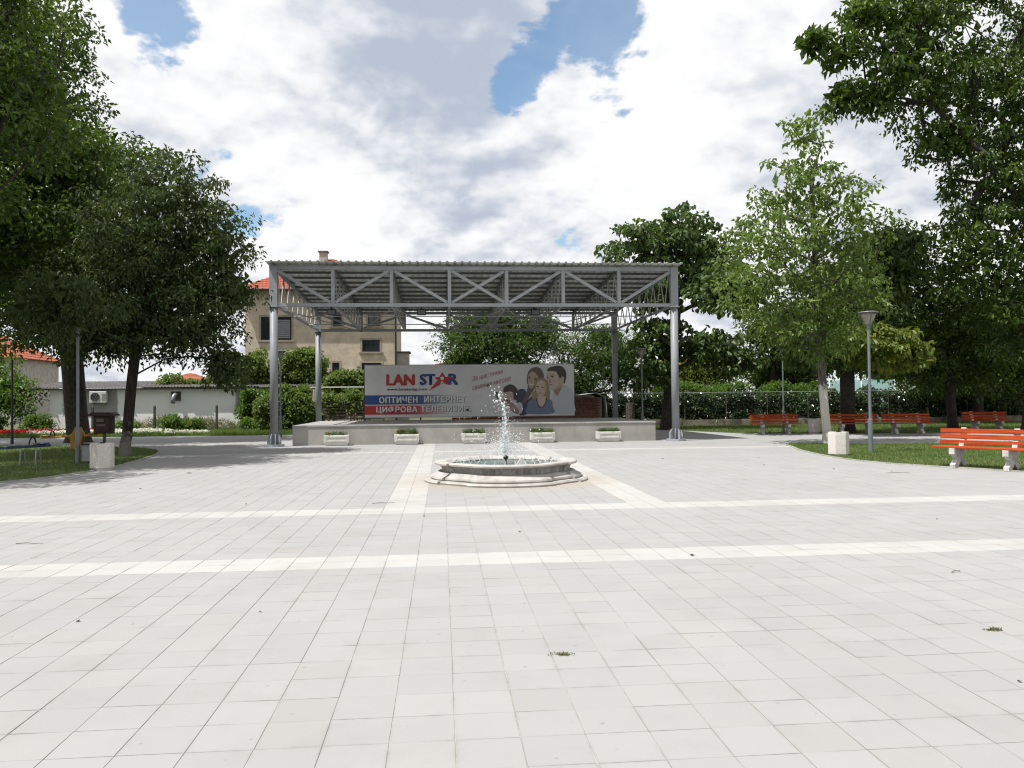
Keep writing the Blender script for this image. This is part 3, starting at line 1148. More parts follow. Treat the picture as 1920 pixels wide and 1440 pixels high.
for (x, y, big_) in ((XL, YF, 1), (XR, YF, 1), (XL, YB, 0), (XR, YB, 0)):
    col = cpart(MB().tube([(x, y, 0.06), (x, y, ZC - 0.06)], 0.14, 20), 'column', 'column_steel', smooth=False)
    for p in col.data.polygons:
        p.use_smooth = len(p.vertices) == 4
    cpart(MB().tube([(x, y, 0.0), (x, y, 0.075)], 0.36, 12), 'base_plate', 'steel', col)
    for k in range(8):
        a = 2 * PI * k / 8 + PI / 8
        c_, s_ = math.cos(a), math.sin(a)
        mb = MB()
        prof = [(0.135, 0.07), (0.25, 0.07), (0.25, 0.30), (0.20, 0.40), (0.135, 0.46)]
        t_ = 0.009
        vs_ = []
        for sgn in (-1, 1):
            for r_, z_ in prof:
                vs_.append((x + c_ * r_ - s_ * t_ * sgn, y + s_ * r_ + c_ * t_ * sgn, z_))
        n5 = len(prof)
        mb.add(vs_, [tuple(range(n5)), tuple(reversed(range(n5, 2 * n5)))] + [(i, (i + 1) % n5, n5 + (i + 1) % n5, n5 + i) for i in range(n5)])
        cpart(mb, 'gusset', 'steel', col)
    cpart(MB().box(x - 0.17, x + 0.17, y - 0.17, y + 0.17, ZC - 0.06, ZC - 0.035), 'cap_plate', 'steel', col)
    # built-up head post through the truss depth
    zt = ztop(y)
    cpart(MB().box(x - 0.135, x + 0.135, y - 0.11, y + 0.11, ZC - 0.035, zt), 'head_post', 'steel')

bays = 7
VX = [XL + (XR - XL) * i / bays for i in range(bays + 1)]


def main_truss(y, zt, tw, pat):
    cpart(MB().box(XL + 0.136, XR - 0.136, y - tw * 0.6, y + tw * 0.6, ZC - 0.035, ZC + 0.085), 'bottom_chord', 'steel')
    cpart(MB().box(XL + 0.136, XR - 0.136, y - tw * 0.6, y + tw * 0.6, zt - 0.13, zt), 'top_chord', 'steel')
    for x in VX[1:-1]:
        cpart(MB().box(x - tw * 0.5, x + tw * 0.5, y - tw * 0.5, y + tw * 0.5, ZC + 0.087, zt - 0.132), 'vertical', 'steel')
    for i, s in enumerate(pat):
        xa, xb = VX[i] + 0.14, VX[i + 1] - 0.09
        if i > 0:
            xa = VX[i] + 0.09
        if i == bays - 1:
            xb = VX[i + 1] - 0.15
        z0, z1 = ZC + 0.12, zt - 0.16
        for k, c_ in enumerate(s):
            dy = 0.0 if k == 0 else 0.012
            a, b = ((xa, z1), (xb, z0)) if c_ == '\\' else ((xa, z0), (xb, z1))
            cpart(MB().bar((a[0], y + dy, a[1]), (b[0], y + dy, b[1]), tw * 0.85, tw * 0.85 - 0.02 * k, up=(0, 1, 0)), 'diagonal', 'steel')


main_truss(YF, ZTF, 0.125, ('\\', '/', '\\', '\\/', '/', '\\', '/'))
main_truss(YB, ZTB, 0.115, ('\\', '/', '\\', '\\/', '/', '\\', '/'))


def rafter(x, i):
    """light lattice girder running back at each panel point"""
    ya, yb = YF + 0.13, YB - 0.13
    xx = x if 0 < i < bays else (x + 0.0)
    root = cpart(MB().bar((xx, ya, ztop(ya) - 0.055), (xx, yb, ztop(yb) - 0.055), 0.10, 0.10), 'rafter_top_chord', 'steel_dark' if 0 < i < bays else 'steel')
    cpart(MB().bar((xx, ya, ZC + 0.03), (xx, yb, ZC + 0.03), 0.08, 0.08), 'rafter_bottom_chord', 'steel', root)
    nb = 9
    for k in range(nb):
        y0 = ya + (yb - ya) * k / nb
        y1 = ya + (yb - ya) * (k + 1) / nb
        ym = (y0 + y1) / 2
        cpart(MB().tube([(xx, y0 + 0.03, ZC + 0.07), (xx, ym, ztop(ym) - 0.10)], 0.024, 6), 'web_rod', 'rod', root)
        cpart(MB().tube([(xx, ym + 0.02, ztop(ym) - 0.10), (xx, y1, ZC + 0.07)], 0.018, 6), 'web_rod', 'rod', root)
    return root


for i, x in enumerate(VX):
    rafter(x, i)
NP = 11
for k in range(NP):
    y = YF + 0.35 + (YB - YF - 0.7) * k / (NP - 1)
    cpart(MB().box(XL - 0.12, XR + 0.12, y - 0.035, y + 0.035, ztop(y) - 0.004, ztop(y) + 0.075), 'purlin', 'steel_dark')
# horizontal wind bracing at chord level
for i in range(0, bays):
    a = (VX[i], YF + 0.1 if i % 2 == 0 else YB - 0.1, ZC - 0.055)
    b = (VX[i + 1], YB - 0.1 if i % 2 == 0 else YF + 0.1, ZC - 0.055)
    cpart(MB().tube([a, b], 0.02, 6), 'wind_brace', 'rod')
for y in (32.4, 35.8):
    cpart(MB().tube([(XL, y, ZC - 0.02), (XR, y, ZC - 0.02)], 0.022, 6), 'tie_rod', 'rod')
# trapezoidal sheets, one metre each, ribs running to the back
sy0, sy1 = YF - 0.42, YB + 0.35
x = XL - 0.22
nsh = 14
sw = (XR + 0.24 - x) / nsh
for i in range(nsh):
    prof = []
    for r_ in range(4):
        xb = x + sw * r_ / 4
        q = sw / 4
        prof += [(xb + 0.0, 0.0), (xb + q * 0.62, 0.0), (xb + q * 0.72, 0.042), (xb + q * 0.90, 0.042)]
    prof.append((x + sw + 0.0, 0.0))
    vs_, fs = [], []
    for y in (sy0, sy1):
        for px_, pz_ in prof:
            vs_.append((px_, y, ztop(y) + 0.078 + pz_ + (0.0012 if i % 2 else 0)))
    for y in (sy0, sy1):
        for px_, pz_ in prof:
            vs_.append((px_, y, ztop(y) + 0.078 + pz_ + 0.003 + (0.0012 if i % 2 else 0)))
    n = len(prof)
    for k in range(n - 1):
        fs.append((k, n + k, n + k + 1, k + 1))
        fs.append((2 * n + k, 2 * n + k + 1, 3 * n + k + 1, 3 * n + k))
        fs.append((k, k + 1, 2 * n + k + 1, 2 * n + k))
        fs.append((n + k, 3 * n + k, 3 * n + k + 1, n + k + 1))
    cpart(MB().add(vs_, fs), 'roof_sheet', 'sheet')
    x += sw
# small lamps hung from the front chord
for nm, x_, lb in (('left', -3.93, 'small black floodlight hung under the canopy chord nearest the left column'), ('mid', -0.71, 'small black floodlight hung under the canopy chord above the banner logo'),
                   ('right', 3.46, 'small black floodlight hung under the canopy chord above the printed family')):
    fl = thing('floodlight', lb, 'floodlight', (x_, 29.25, 4.80), 0, 'floodlights under the canopy')
    MB().box(-0.16, 0.16, -0.08, 0.10, -0.11, 0.09).build('housing', 'black', fl, bevel=0.02)
    MB().box(-0.13, 0.13, -0.10, -0.082, -0.09, 0.06).build('lens', 'glass', fl)
    MB().box(-0.03, 0.03, -0.20, 0.0, 0.092, 0.164).build('bracket', 'dark_metal', fl)

# ------------------------------------------------------------------ planters
PLX = ((-3.75, 'with sparse greenery, nearest the left column'), (-1.27, 'with a few orange blooms, second from the left column'), (1.15, 'standing left of the fountain jet'),
       (3.65, 'standing right of the fountain jet'), (6.1, 'nearest the right column'))
pl0 = None
for i, (x, lb) in enumerate(PLX):
    p = thing('planter', 'white planter against the stage wall ' + lb, 'planter', (x, 29.09, 0), random.uniform(-0.02, 0.02), 'planters along the stage front')
    mb = MB()
    W2, D2 = 0.44, 0.19
    prof = [(0.36, 0.14, 0.0), (0.40, 0.165, 0.04), (0.425, 0.18, 0.10), (W2, D2, 0.12), (W2, D2, 0.36), (W2 - 0.01, D2 - 0.01, 0.375), (W2 - 0.05, D2 - 0.05, 0.375), (W2 - 0.05, D2 - 0.05, 0.31)]
    vs_ = []
    for (a, b, z) in prof:
        vs_ += [(-a, -b, z), (a, -b, z), (a, b, z), (-a, b, z)]
    fs = [(3, 2, 1, 0)]
    for k in range(len(prof) - 1):
        for j in range(4):
            j2 = (j + 1) % 4
            fs.append((k * 4 + j, k * 4 + j2, k * 4 + 4 + j2, k * 4 + 4 + j))
    mb.add(vs_, fs)
    mb.build('box', 'planter', p, bevel=0.004)
    # raised frame on the front face
    fr = MB()
    z0, z1, a, t_ = 0.15, 0.33, 0.37, 0.035
    fr.box(-a, a, -D2 - 0.014, -D2 + 0.002, z1 - t_, z1).box(-a, a, -D2 - 0.014, -D2 + 0.002, z0, z0 + t_)
    fr.box(-a, -a + t_, -D2 - 0.0135, -D2 + 0.002, z0 + t_, z1 - t_).box(a - t_, a, -D2 - 0.0135, -D2 + 0.002, z0 + t_, z1 - t_)
    fr.build('panel_frame', 'planter', p)
    MB().box(-W2 + 0.055, W2 - 0.055, -D2 + 0.055, D2 - 0.055, 0.25, 0.335).build('soil', 'soil', p)
    rng = np.random.default_rng(40 + i)
    nC = (26, 46, 44, 40, 38)[i]
    cc = np.stack([rng.uniform(-0.37, 0.37, nC), rng.uniform(-0.13, 0.13, nC), rng.uniform(0.38, (0.44, 0.54, 0.50, 0.49, 0.47)[i], nC)], 1)
    V, F = foliage(cc, np.full(nC, 0.075), 26, 0.055, 0.022, rng, 0.0, 0.9)
    np_mesh('foliage', V, F, 'leaf_cherry', p, 3)
    if i in (0, 1, 3):
        nF = (2, 5, 0, 2)[i]
        ff = np.stack([rng.uniform(-0.36, 0.36, nF), rng.uniform(-0.14, 0.05, nF), rng.uniform(0.45, (0.5, 0.58, 0.5, 0.53)[i], nF)], 1)
        V, F = foliage(ff, np.full(nF, 0.022), 9, 0.03, 0.026, rng, 0.0, 0.9)
        np_mesh('flowers', V, F, 'petal_orange', p, 3)

# ------------------------------------------------------------------ fountain
FC = (1.25, 15.75)
ft = thing('fountain', 'low moulded white stone fountain basin with a splashing jet', 'fountain', (FC[0], FC[1], 0))


def plan(th):
    """unit plan: four shallow lobes joined by recessed straight pieces"""
    a = (th + PI / 4) % (PI / 2) - PI / 4
    if abs(a) < R(31):
        return 1.0 - 0.02 * (abs(a) / R(31)) ** 2
    b = abs(abs(a) - PI / 4)
    return 0.945 * math.cos(R(14)) / math.cos(b)


def ring_segment(prof, th0, th1, n, close_ends=True):
    mb = MB()
    vs_ = []
    for k in range(n + 1):
        th = th0 + (th1 - th0) * k / n
        q = plan(min(max(th, th0 + 1e-4), th1 - 1e-4))
        for r_, z_ in prof:
            rr_ = r_ * q
            vs_.append((rr_ * math.cos(th), rr_ * math.sin(th), z_))
    m_ = len(prof)
    fs = []
    for k in range(n):
        for j in range(m_):
            j2 = (j + 1) % m_
            fs.append((k * m_ + j, (k + 1) * m_ + j, (k + 1) * m_ + j2, k * m_ + j2))
    fs.append(tuple(range(m_)))
    fs.append(tuple(reversed(range(n * m_, n * m_ + m_))))
    mb.add(vs_, fs)
    return mb


plinth = [(1.2, 0.0), (1.60, 0.0), (1.61, 0.03), (1.58, 0.06), (1.2, 0.06)]
foot = [(1.15, 0.062), (1.47, 0.062), (1.49, 0.085), (1.48, 0.115), (1.44, 0.135), (1.40, 0.15), (1.355, 0.185), (1.32, 0.195), (1.15, 0.195)]
wall = [(1.13, 0.197), (1.27, 0.197), (1.255, 0.225), (1.262, 0.26), (1.295, 0.30), (1.345, 0.322), (1.13, 0.322)]
lip = [(1.13, 0.324), (1.36, 0.324), (1.395, 0.332), (1.40, 0.36), (1.385, 0.378), (1.20, 0.38), (1.17, 0.36)]
g_ = R(0.22)
for q in range(4):
    c0 = q * PI / 2
    spans = [(c0 - R(31), c0 + R(31), 14), (c0 + R(31), c0 + R(59), 3)]
    for a0, a1, n in spans:
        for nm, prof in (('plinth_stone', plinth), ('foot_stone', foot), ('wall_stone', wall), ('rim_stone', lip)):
            ring_segment(prof, a0 + g_, a1 - g_, n).build(nm, 'stone_shade_streaks' if nm == 'wall_stone' else 'stone', ft)
inner = MB()
ths = [2 * PI * k / 64 for k in range(64)]
inner.prism([(1.145 * plan(t_) * math.cos(t_), 1.145 * plan(t_) * math.sin(t_)) for t_ in ths], 0.004, 0.02)
inner.build('basin_floor', 'basin', ft)
wt = MB().add([(1.16 * plan(t_) * math.cos(t_), 1.16 * plan(t_) * math.sin(t_), 0.30) for t_ in ths], [tuple(range(64))])
wt.build('water_surface', 'water', ft)
MB().tube([(0, 0, 0.02), (0, 0, 0.40)], 0.018, 8).build('nozzle_pipe', 'dark_metal', ft)
MB().lathe([(0.0, 0.47), (0.03, 0.468), (0.052, 0.44), (0.052, 0.42), (0.035, 0.398), (0.0, 0.395)], 14).build('nozzle_head', 'dark_metal', ft, smooth=True)
MB().prism_y([(0.16, 0.28), (0.42, 0.28), (0.30, 0.44), (0.27, 0.44)], -0.30, -0.24).build('underwater_lamp', 'white_paint', ft)
MB().prism_y([(0.52, 0.28), (0.72, 0.28), (0.62, 0.40), (0.60, 0.40)], 0.12, 0.18).build('underwater_lamp', 'stone', ft)
# side jets from a ring of small nozzles and the main splash
rng = np.random.default_rng(77)
jets = MB()
for k in range(34):
    th = 2 * PI * k / 34
    q = plan(th)
    r0 = 1.10 * q
    pts = []
    for s in range(6):
        t_ = s / 5
        r_ = r0 - 0.22 * t_
        pts.append((r_ * math.cos(th), r_ * math.sin(th), 0.30 + 0.42 * t_ * (1 - t_) + 0.02))
    jets.tube(pts, 0.0035, 4, cap=False)
o = jets.build('side_jets', 'drop', ft, fix=False)
# rising column breaking into drops
cm = MB()
zz_ = 0.47
while zz_ < 1.66:
    t_ = (zz_ - 0.47) / 1.2
    L = 0.03 + 0.05 * random.random() * (1 - t_ * 0.4)
    r_ = (0.010 + 0.010 * random.random()) * (1 + 0.5 * t_)
    cxx = 0.03 - 0.16 * t_ ** 2.2 + random.gauss(0, 0.004 + 0.012 * t_)
    cyy = random.gauss(0, 0.006)
    cm.tube([(cxx, cyy, zz_ - L * 0.2), (cxx, cyy, zz_ + L * 0.3), (cxx, cyy, zz_ + L * 0.8), (cxx, cyy, zz_ + L * 1.2)], [r_ * 0.3, r_, r_ * 0.9, r_ * 0.2], 6)
    zz_ += L * (1.05 + 0.5 * t_ * random.random())
cm.build('jet_column', 'drop', ft, smooth=True, fix=False)
octv = np.array([(1, 0, 0), (-1, 0, 0), (0, 1, 0), (0, -1, 0), (0, 0, 1.25), (0, 0, -1.25)], float)
octf = np.array([(0, 2, 4), (2, 1, 4), (1, 3, 4), (3, 0, 4), (2, 0, 5), (1, 2, 5), (3, 1, 5), (0, 3, 5)])
PTS, RAD = [], []
for k in range(2900):
    vz = rng.uniform(2.6, 5.0) if k < 900 else rng.uniform(1.4, 3.2)
    an = rng.uniform(0, 2 * PI)
    vh = abs(rng.normal()) * (0.32 if k < 900 else 1.25)
    T = 2 * vz / 9.81
    t_ = rng.uniform(0.08, 1.0) * T
    z_ = 0.45 + vz * t_ - 4.9 * t_ * t_
    x_ = vh * t_ * math.cos(an) - 0.05 * t_
    y_ = vh * t_ * math.sin(an)
    if z_ < 0.32:
        continue
    if math.hypot(x_, y_) > 1.5:
        continue
    PTS.append((x_, y_, z_))
    RAD.append(0.0035 + 0.0085 * rng.random() ** 2.2)
for k in range(26):   # heavy drops round the tip
    PTS.append((-0.13 + rng.normal() * 0.09, rng.normal() * 0.06, 1.62 + rng.normal() * 0.10))
    RAD.append(0.008 + 0.012 * rng.random())
PTS, RAD = np.array(PTS), np.array(RAD)
V = (PTS[:, None, :] + octv[None] * RAD[:, None, None]).reshape(-1, 3)
F = (octf[None] + (np.arange(len(PTS)) * 6)[:, None, None]).reshape(-1, 3)
o = np_mesh('water_drops', V, F, 'drop', ft, 3, smooth=True)
o['kind'] = 'stuff'

# ------------------------------------------------------------------ banner
BW, BH = 9.75, 2.40
bb = thing('billboard', 'long pale advertising banner with red and blue lettering behind the stage', 'billboard', (-3.53, 37.3, 0.83), 0.0)
# slightly billowing vinyl
nx, nz = 60, 16
vs_, fs = [], []
for j in range(nz + 1):
    for i in range(nx + 1):
        u, v = i / nx, j / nz
        y = 0.010 * math.sin(u * 23 + v * 3) * (0.4 + v * (1 - v)) + 0.006 * math.sin(v * 11 + u * 5)
        vs_.append((u * BW, y, v * BH))
for j in range(nz):
    for i in range(nx):
        a = j * (nx + 1) + i
        fs.append((a, a + 1, a + nx + 2, a + nx + 1))
vin = MB().add(vs_, fs).build('vinyl', 'banner', bb, smooth=True)
fr = MB()
fr.box(-0.03, BW + 0.03, 0.03, 0.08, BH - 0.02, BH + 0.03)
fr.box(-0.03, BW + 0.03, 0.03, 0.08, -0.03, 0.02)
fr.build('frame_rail', 'galv', bb)
for x in (0.0, 2.55, 4.95, 7.4, 9.75):
    MB().box(x - 0.035, x + 0.035, 0.081, 0.15, -0.86, BH + 0.02).build('support_post', 'dark_metal', bb)

PR = -0.028      # print floats a hair in front of the vinyl


def shape(name, pts, mat, lvl=0, parent=vin):
    """flat printed area, points in banner metres"""
    bm = bmesh.new()
    vs__ = [bm.verts.new((x, PR - 0.0012 * lvl, z)) for x, z in pts]
    f = bm.faces.new(vs__)
    f.normal_update()
    if f.normal.y > 0:
        f.normal_flip()
    bmesh.ops.triangulate(bm, faces=list(bm.faces))
    me = bpy.data.meshes.new(name)
    bm.to_mesh(me)
    bm.free()
    me.materials.append(mat)
    return link(name, me, parent)


def lettering(name, body, x0, z0, x1, z1, mat, lvl=2, offset=0.0, shear=0.0, rot=0.0, parent=vin, spacing=1.0, fat=0.0):
    """text fitted into the rectangle x0..x1, z0..z1 in banner metres"""
    cu = bpy.data.curves.new(name, 'FONT')
    cu.body = body
    cu.size = 1.0
    cu.shear = shear
    cu.offset = offset
    cu.space_character = spacing
    cu.resolution_u = 3
    ob = bpy.data.objects.new(name, cu)
    C.objects.link(ob)
    bpy.context.view_layer.update()
    dg = bpy.context.evaluated_depsgraph_get()
    me = bpy.data.meshes.new_from_object(ob.evaluated_get(dg))
    bpy.data.objects.remove(ob)
    bpy.data.curves.remove(cu)
    n = len(me.vertices)
    co = np.zeros(n * 3, np.float32)
    me.vertices.foreach_get('co', co)
    co = co.reshape(-1, 3)
    mn, mx = co.min(0), co.max(0)
    u = (co[:, 0] - mn[0]) / (mx[0] - mn[0])
    v = (co[:, 1] - mn[1]) / (mx[1] - mn[1])
    X_ = u * (x1 - x0)
    Z_ = v * (z1 - z0)
    c_, s_ = math.cos(rot), math.sin(rot)
    co2 = np.stack([x0 + X_ * c_ - Z_ * s_, np.full(n, PR - 0.0012 * lvl), z0 + X_ * s_ + Z_ * c_], 1)
    me.vertices.foreach_set('co', co2.astype(np.float32).ravel())
    me.update()
    if fat > 0:      # heavier strokes: the same outlines printed again a hair to either side
        bm = bmesh.new()
        for k_, sx in enumerate((0.0, -fat, fat)):
            nv = len(bm.verts)
            bm.from_mesh(me)
            bm.verts.ensure_lookup_table()
            for v_ in bm.verts[nv:]:
                v_.co.x += sx
                v_.co.y -= 0.0004 * k_
                v_.co.z += 0.3 * sx
        bm.to_mesh(me)
        bm.free()
    me.materials.clear()
    me.materials.append(mat)
    me.name = name
    return link(name, me, parent)


def q(cx, cy):     # print layout units -> banner metres
    return ((cx - 65) / 1785 * BW, BH * (1 - (cy - 108) / 437))


def qr(x0, y0, x1, y1):
    a, b = q(x0, y1), q(x1, y0)
    return a[0], a[1], b[0], b[1]


P_red, P_blue, P_dark = flat('print_red', (0.42, 0.02, 0.025)), flat('print_blue', (0.018, 0.045, 0.19)), flat('print_dark', (0.045, 0.045, 0.05))
P_white, P_grey, P_crimson = flat('print_white', (0.72, 0.73, 0.72)), flat('print_grey', (0.30, 0.31, 0.32)), flat('print_crimson', (0.40, 0.13, 0.14))
P_shadow = flat('print_shadow', (0.12, 0.125, 0.14))
WHT = (0.69, 0.70, 0.70)
lettering('logo_word', 'LAN', *qr(250, 185, 482, 277), P_red, offset=0.02, fat=0.025)
lettering('logo_word', 'ST', *qr(530, 183, 655, 277), P_blue, offset=0.02, fat=0.025)
lettering('logo_word', 'R', *qr(772, 183, 852, 275), P_blue, offset=0.02, fat=0.025)
star = [(718, 166), (744, 208), (816, 210), (764, 240), (778, 277), (722, 262), (602, 326), (680, 238), (650, 212), (692, 209)]
shape('logo_star', [q(*p) for p in star], P_red, 4)
shape('logo_dot', [q(716 + 15 * math.cos(2 * PI * k / 14), 221 + 15 * math.sin(2 * PI * k / 14)) for k in range(14)], P_white, 5)
shape('logo_notch', [q(*p) for p in ((716, 240), (735, 268), (722, 255), (700, 272))], P_white, 5)
lettering('web_address', 'www.lanstarbg.com', *qr(252, 298, 585, 328), P_dark, offset=0.0, fat=0.006)
shape('blue_band', [q(66, 437), q(940, 437), q(940, 360), q(66, 360)], mat_fade_print('print_blue_band', (0.012, 0.06, 0.24), WHT, 2.2, 4.7), 0)
shape('red_band', [q(66, 522), q(940, 522), q(940, 447), q(66, 447)], mat_fade_print('print_red_band', (0.44, 0.022, 0.02), WHT, 2.0, 4.3), 0)
for body, rect in (('ОПТИЧЕН', (187, 373, 505, 425)), ('ИНТЕРНЕТ', (565, 371, 915, 422)), ('ЦИФРОВА', (163, 453, 503, 512)), ('ТЕЛЕВИЗИЯ.', (535, 451, 955, 501))):
    a = qr(*rect)
    lettering('letter_shadow', body, a[0] + 0.03, a[1] - 0.025, a[2] + 0.03, a[3] - 0.025, P_shadow, 1, 0.0, spacing=1.12, fat=0.014)
    lettering('letters', body, *a, P_white, 3, 0.0, spacing=1.12, fat=0.012)
x0, z0 = q(975, 255)
lettering('slogan', 'За щастливи', x0, z0, x0 + 1.52, z0 + 0.27, P_crimson, 2, 0.002, 0.45, R(14))
x0, z0 = q(975, 326)
lettering('slogan', 'семейни мигове!', x0, z0, x0 + 1.90, z0 + 0.25, P_crimson, 2, 0.002, 0.45, R(14))


def z6(cx, cy):    # finer layout units of the printed picture
    return ((960 + cx / 12 - 684) / 391 * BW, BH * (1 - (680 + cy / 12 - 684.3) / 95.5))


def z6s(pts, sub=4):
    s_ = catmull([(x, y, 0) for x, y in pts], sub, True)
    return [z6(p[0], p[1]) for p in s_]


skin, skin2, skin_d = flat('print_skin', (0.47, 0.35, 0.28)), flat('print_skin_pale', (0.54, 0.44, 0.37)), flat('print_skin_shade', (0.33, 0.20, 0.15))
hair_b, hair_d, hair_y = flat('print_hair_brown', (0.13, 0.09, 0.07)), flat('print_hair_dark', (0.055, 0.042, 0.04)), flat('print_hair_fair', (0.33, 0.22, 0.13))
navy, cloth, shirt, mouth = flat('print_navy', (0.035, 0.045, 0.085)), flat('print_blue_cloth', (0.14, 0.19, 0.29)), flat('print_pale_shirt', (0.47, 0.51, 0.55)), flat('print_mouth', (0.2, 0.06, 0.06))
shape('printed_shirt', z6s([(870, 1150), (870, 880), (930, 650), (1010, 720), (1120, 520), (1250, 560), (1340, 640), (1370, 900), (1365, 1150)], 3), shirt, 1)
shape('printed_clothing', z6s([(90, 1150), (70, 700), (150, 600), (250, 610), (290, 700), (300, 850), (430, 760), (460, 900), (330, 1150)], 3), navy, 2)
shape('printed_hair', z6s([(330, 480), (300, 480), (320, 260), (380, 165), (490, 112), (595, 130), (665, 220), (692, 340), (640, 430), (500, 560), (390, 720), (270, 890), (165, 930), (240, 780), (305, 640)]), hair_b, 3)
shape('printed_face', z6s([(335, 290), (390, 225), (470, 220), (560, 335), (540, 410), (480, 490), (440, 580), (380, 592), (340, 520), (325, 400)]), skin, 4)
shape('printed_shade', z6s([(478, 400), (552, 345), (540, 410), (480, 492), (440, 582), (425, 560), (462, 480)], 3), skin_d, 5)
shape('printed_shade', z6s([(400, 400), (425, 440), (405, 462), (385, 450)], 3), skin_d, 5)
for (x, y, w_, h_) in ((362, 322, 34, 8), (495, 352, 38, 9)):
    shape('printed_brow', z6s([(x - w_, y), (x, y - h_ * 2), (x + w_, y + 2), (x, y)], 3), hair_b, 6)
for (x, y, w_, h_) in ((365, 352, 34, 17), (495, 382, 38, 17)):
    shape('printed_eye', z6s([(x - w_, y), (x, y - h_), (x + w_, y + 2), (x, y + h_)], 3), hair_d, 6)
shape('printed_mouth', z6s([(360, 480), (420, 500), (470, 490), (420, 522)], 3), P_white, 6)
shape('printed_hair', z6s([(770, 205), (785, 150), (860, 110), (1010, 82), (1120, 110), (1190, 210), (1200, 330), (1165, 480), (1135, 470), (1060, 400), (980, 260), (800, 215)]), hair_d, 3)
shape('printed_face', z6s([(772, 215), (960, 215), (1030, 330), (1060, 370), (1110, 330), (1150, 350), (1140, 440), (1105, 500), (1060, 560), (900, 630), (835, 600), (800, 520), (770, 440), (762, 340)]), skin2, 4)
shape('printed_neck', z6s([(920, 625), (1010, 580), (1105, 505), (1070, 620), (1010, 735), (970, 750), (930, 680)]), skin_d, 3)
shape('printed_shade', z6s([(985, 280), (1055, 375), (1130, 420), (1100, 505), (1050, 560), (900, 628), (930, 590), (1010, 500), (1030, 400)], 3), skin, 5)
shape('printed_shade', z6s([(830, 350), (800, 440), (825, 470), (850, 455), (838, 420)], 3), skin_d, 5)
shape('printed_ear', z6s([(1085, 350), (1120, 322), (1150, 360), (1135, 430), (1105, 470), (1090, 420)], 3), skin, 6)
for (x, y, w_, h_) in ((880, 296, 52, 9), (780, 318, 24, 8)):
    shape('printed_brow', z6s([(x - w_, y + 6), (x, y - h_ * 2), (x + w_, y + 2), (x, y)], 3), hair_d, 6)
for (x, y, w_, h_) in ((880, 330, 42, 18), (775, 350, 22, 17)):
    shape('printed_eye', z6s([(x - w_, y), (x, y - h_), (x + w_, y + 2), (x, y + h_)], 3), hair_d, 6)
shape('printed_mouth', z6s([(800, 512), (850, 502), (892, 512), (850, 526)], 3), mouth, 6)
shape('printed_clothing', z6s([(300, 1150), (305, 980), (340, 880), (430, 830), (540, 800), (740, 800), (860, 870), (885, 1000), (885, 1150)], 4), cloth, 5)
shape('printed_hair', z6s([(410, 800), (430, 700), (485, 620), (470, 500), (520, 410), (620, 358), (720, 370), (785, 450), (812, 600), (830, 720), (795, 850), (720, 800), (540, 800), (430, 830)]), hair_y, 6)
shape('printed_neckline', z6s([(520, 800), (525, 910), (570, 1000), (620, 1025), (690, 990), (735, 900), (745, 790)], 4), P_dark, 7)
shape('printed_neck', z6s([(545, 770), (548, 900), (590, 980), (640, 1000), (690, 950), (718, 880), (722, 770)], 4), skin2, 8)
shape('printed_face', z6s([(508, 540), (560, 435), (650, 410), (720, 470), (742, 600), (700, 720), (620, 770), (550, 730), (505, 640)]), skin2, 9)
shape('printed_shade', z6s([(690, 470), (738, 560), (735, 640), (695, 722), (630, 765), (660, 720), (690, 620)], 3), skin, 10)
shape('printed_shade', z6s([(585, 590), (570, 635), (595, 648), (612, 632)], 3), skin, 10)
for (x, y) in ((545, 552), (655, 565)):
    shape('printed_eye', z6s([(x - 30, y), (x, y - 17), (x + 30, y + 2), (x, y + 15)], 3), hair_d, 11)
shape('printed_mouth', z6s([(540, 672), (590, 690), (640, 680), (590, 708)], 3), mouth, 10)


def z3s(pts, sub=4):
    s_ = catmull([(x, y, 0) for x, y in pts], sub, True)
    return [q(p[0], p[1]) for p in s_]


shape('printed_sleeve', z3s([(1322, 470), (1340, 440), (1385, 432), (1402, 470), (1390, 520), (1350, 528)]), shirt, 4)
shape('printed_arm', z3s([(1205, 400), (1240, 390), (1300, 420), (1345, 470), (1372, 500), (1362, 530), (1310, 510), (1250, 440)]), skin_d, 5)
shape('printed_face', z3s([(1246, 340), (1290, 330), (1325, 350), (1330, 395), (1290, 425), (1255, 400)]), skin, 5)
shape('printed_hair', z3s([(1238, 345), (1246, 300), (1298, 276), (1345, 300), (1364, 350), (1350, 410), (1326, 400), (1318, 345), (1280, 338)]), hair_d, 6)
shape('printed_phone', [q(*p) for p in ((1150, 348), (1186, 340), (1218, 388), (1190, 402))], P_dark, 6)

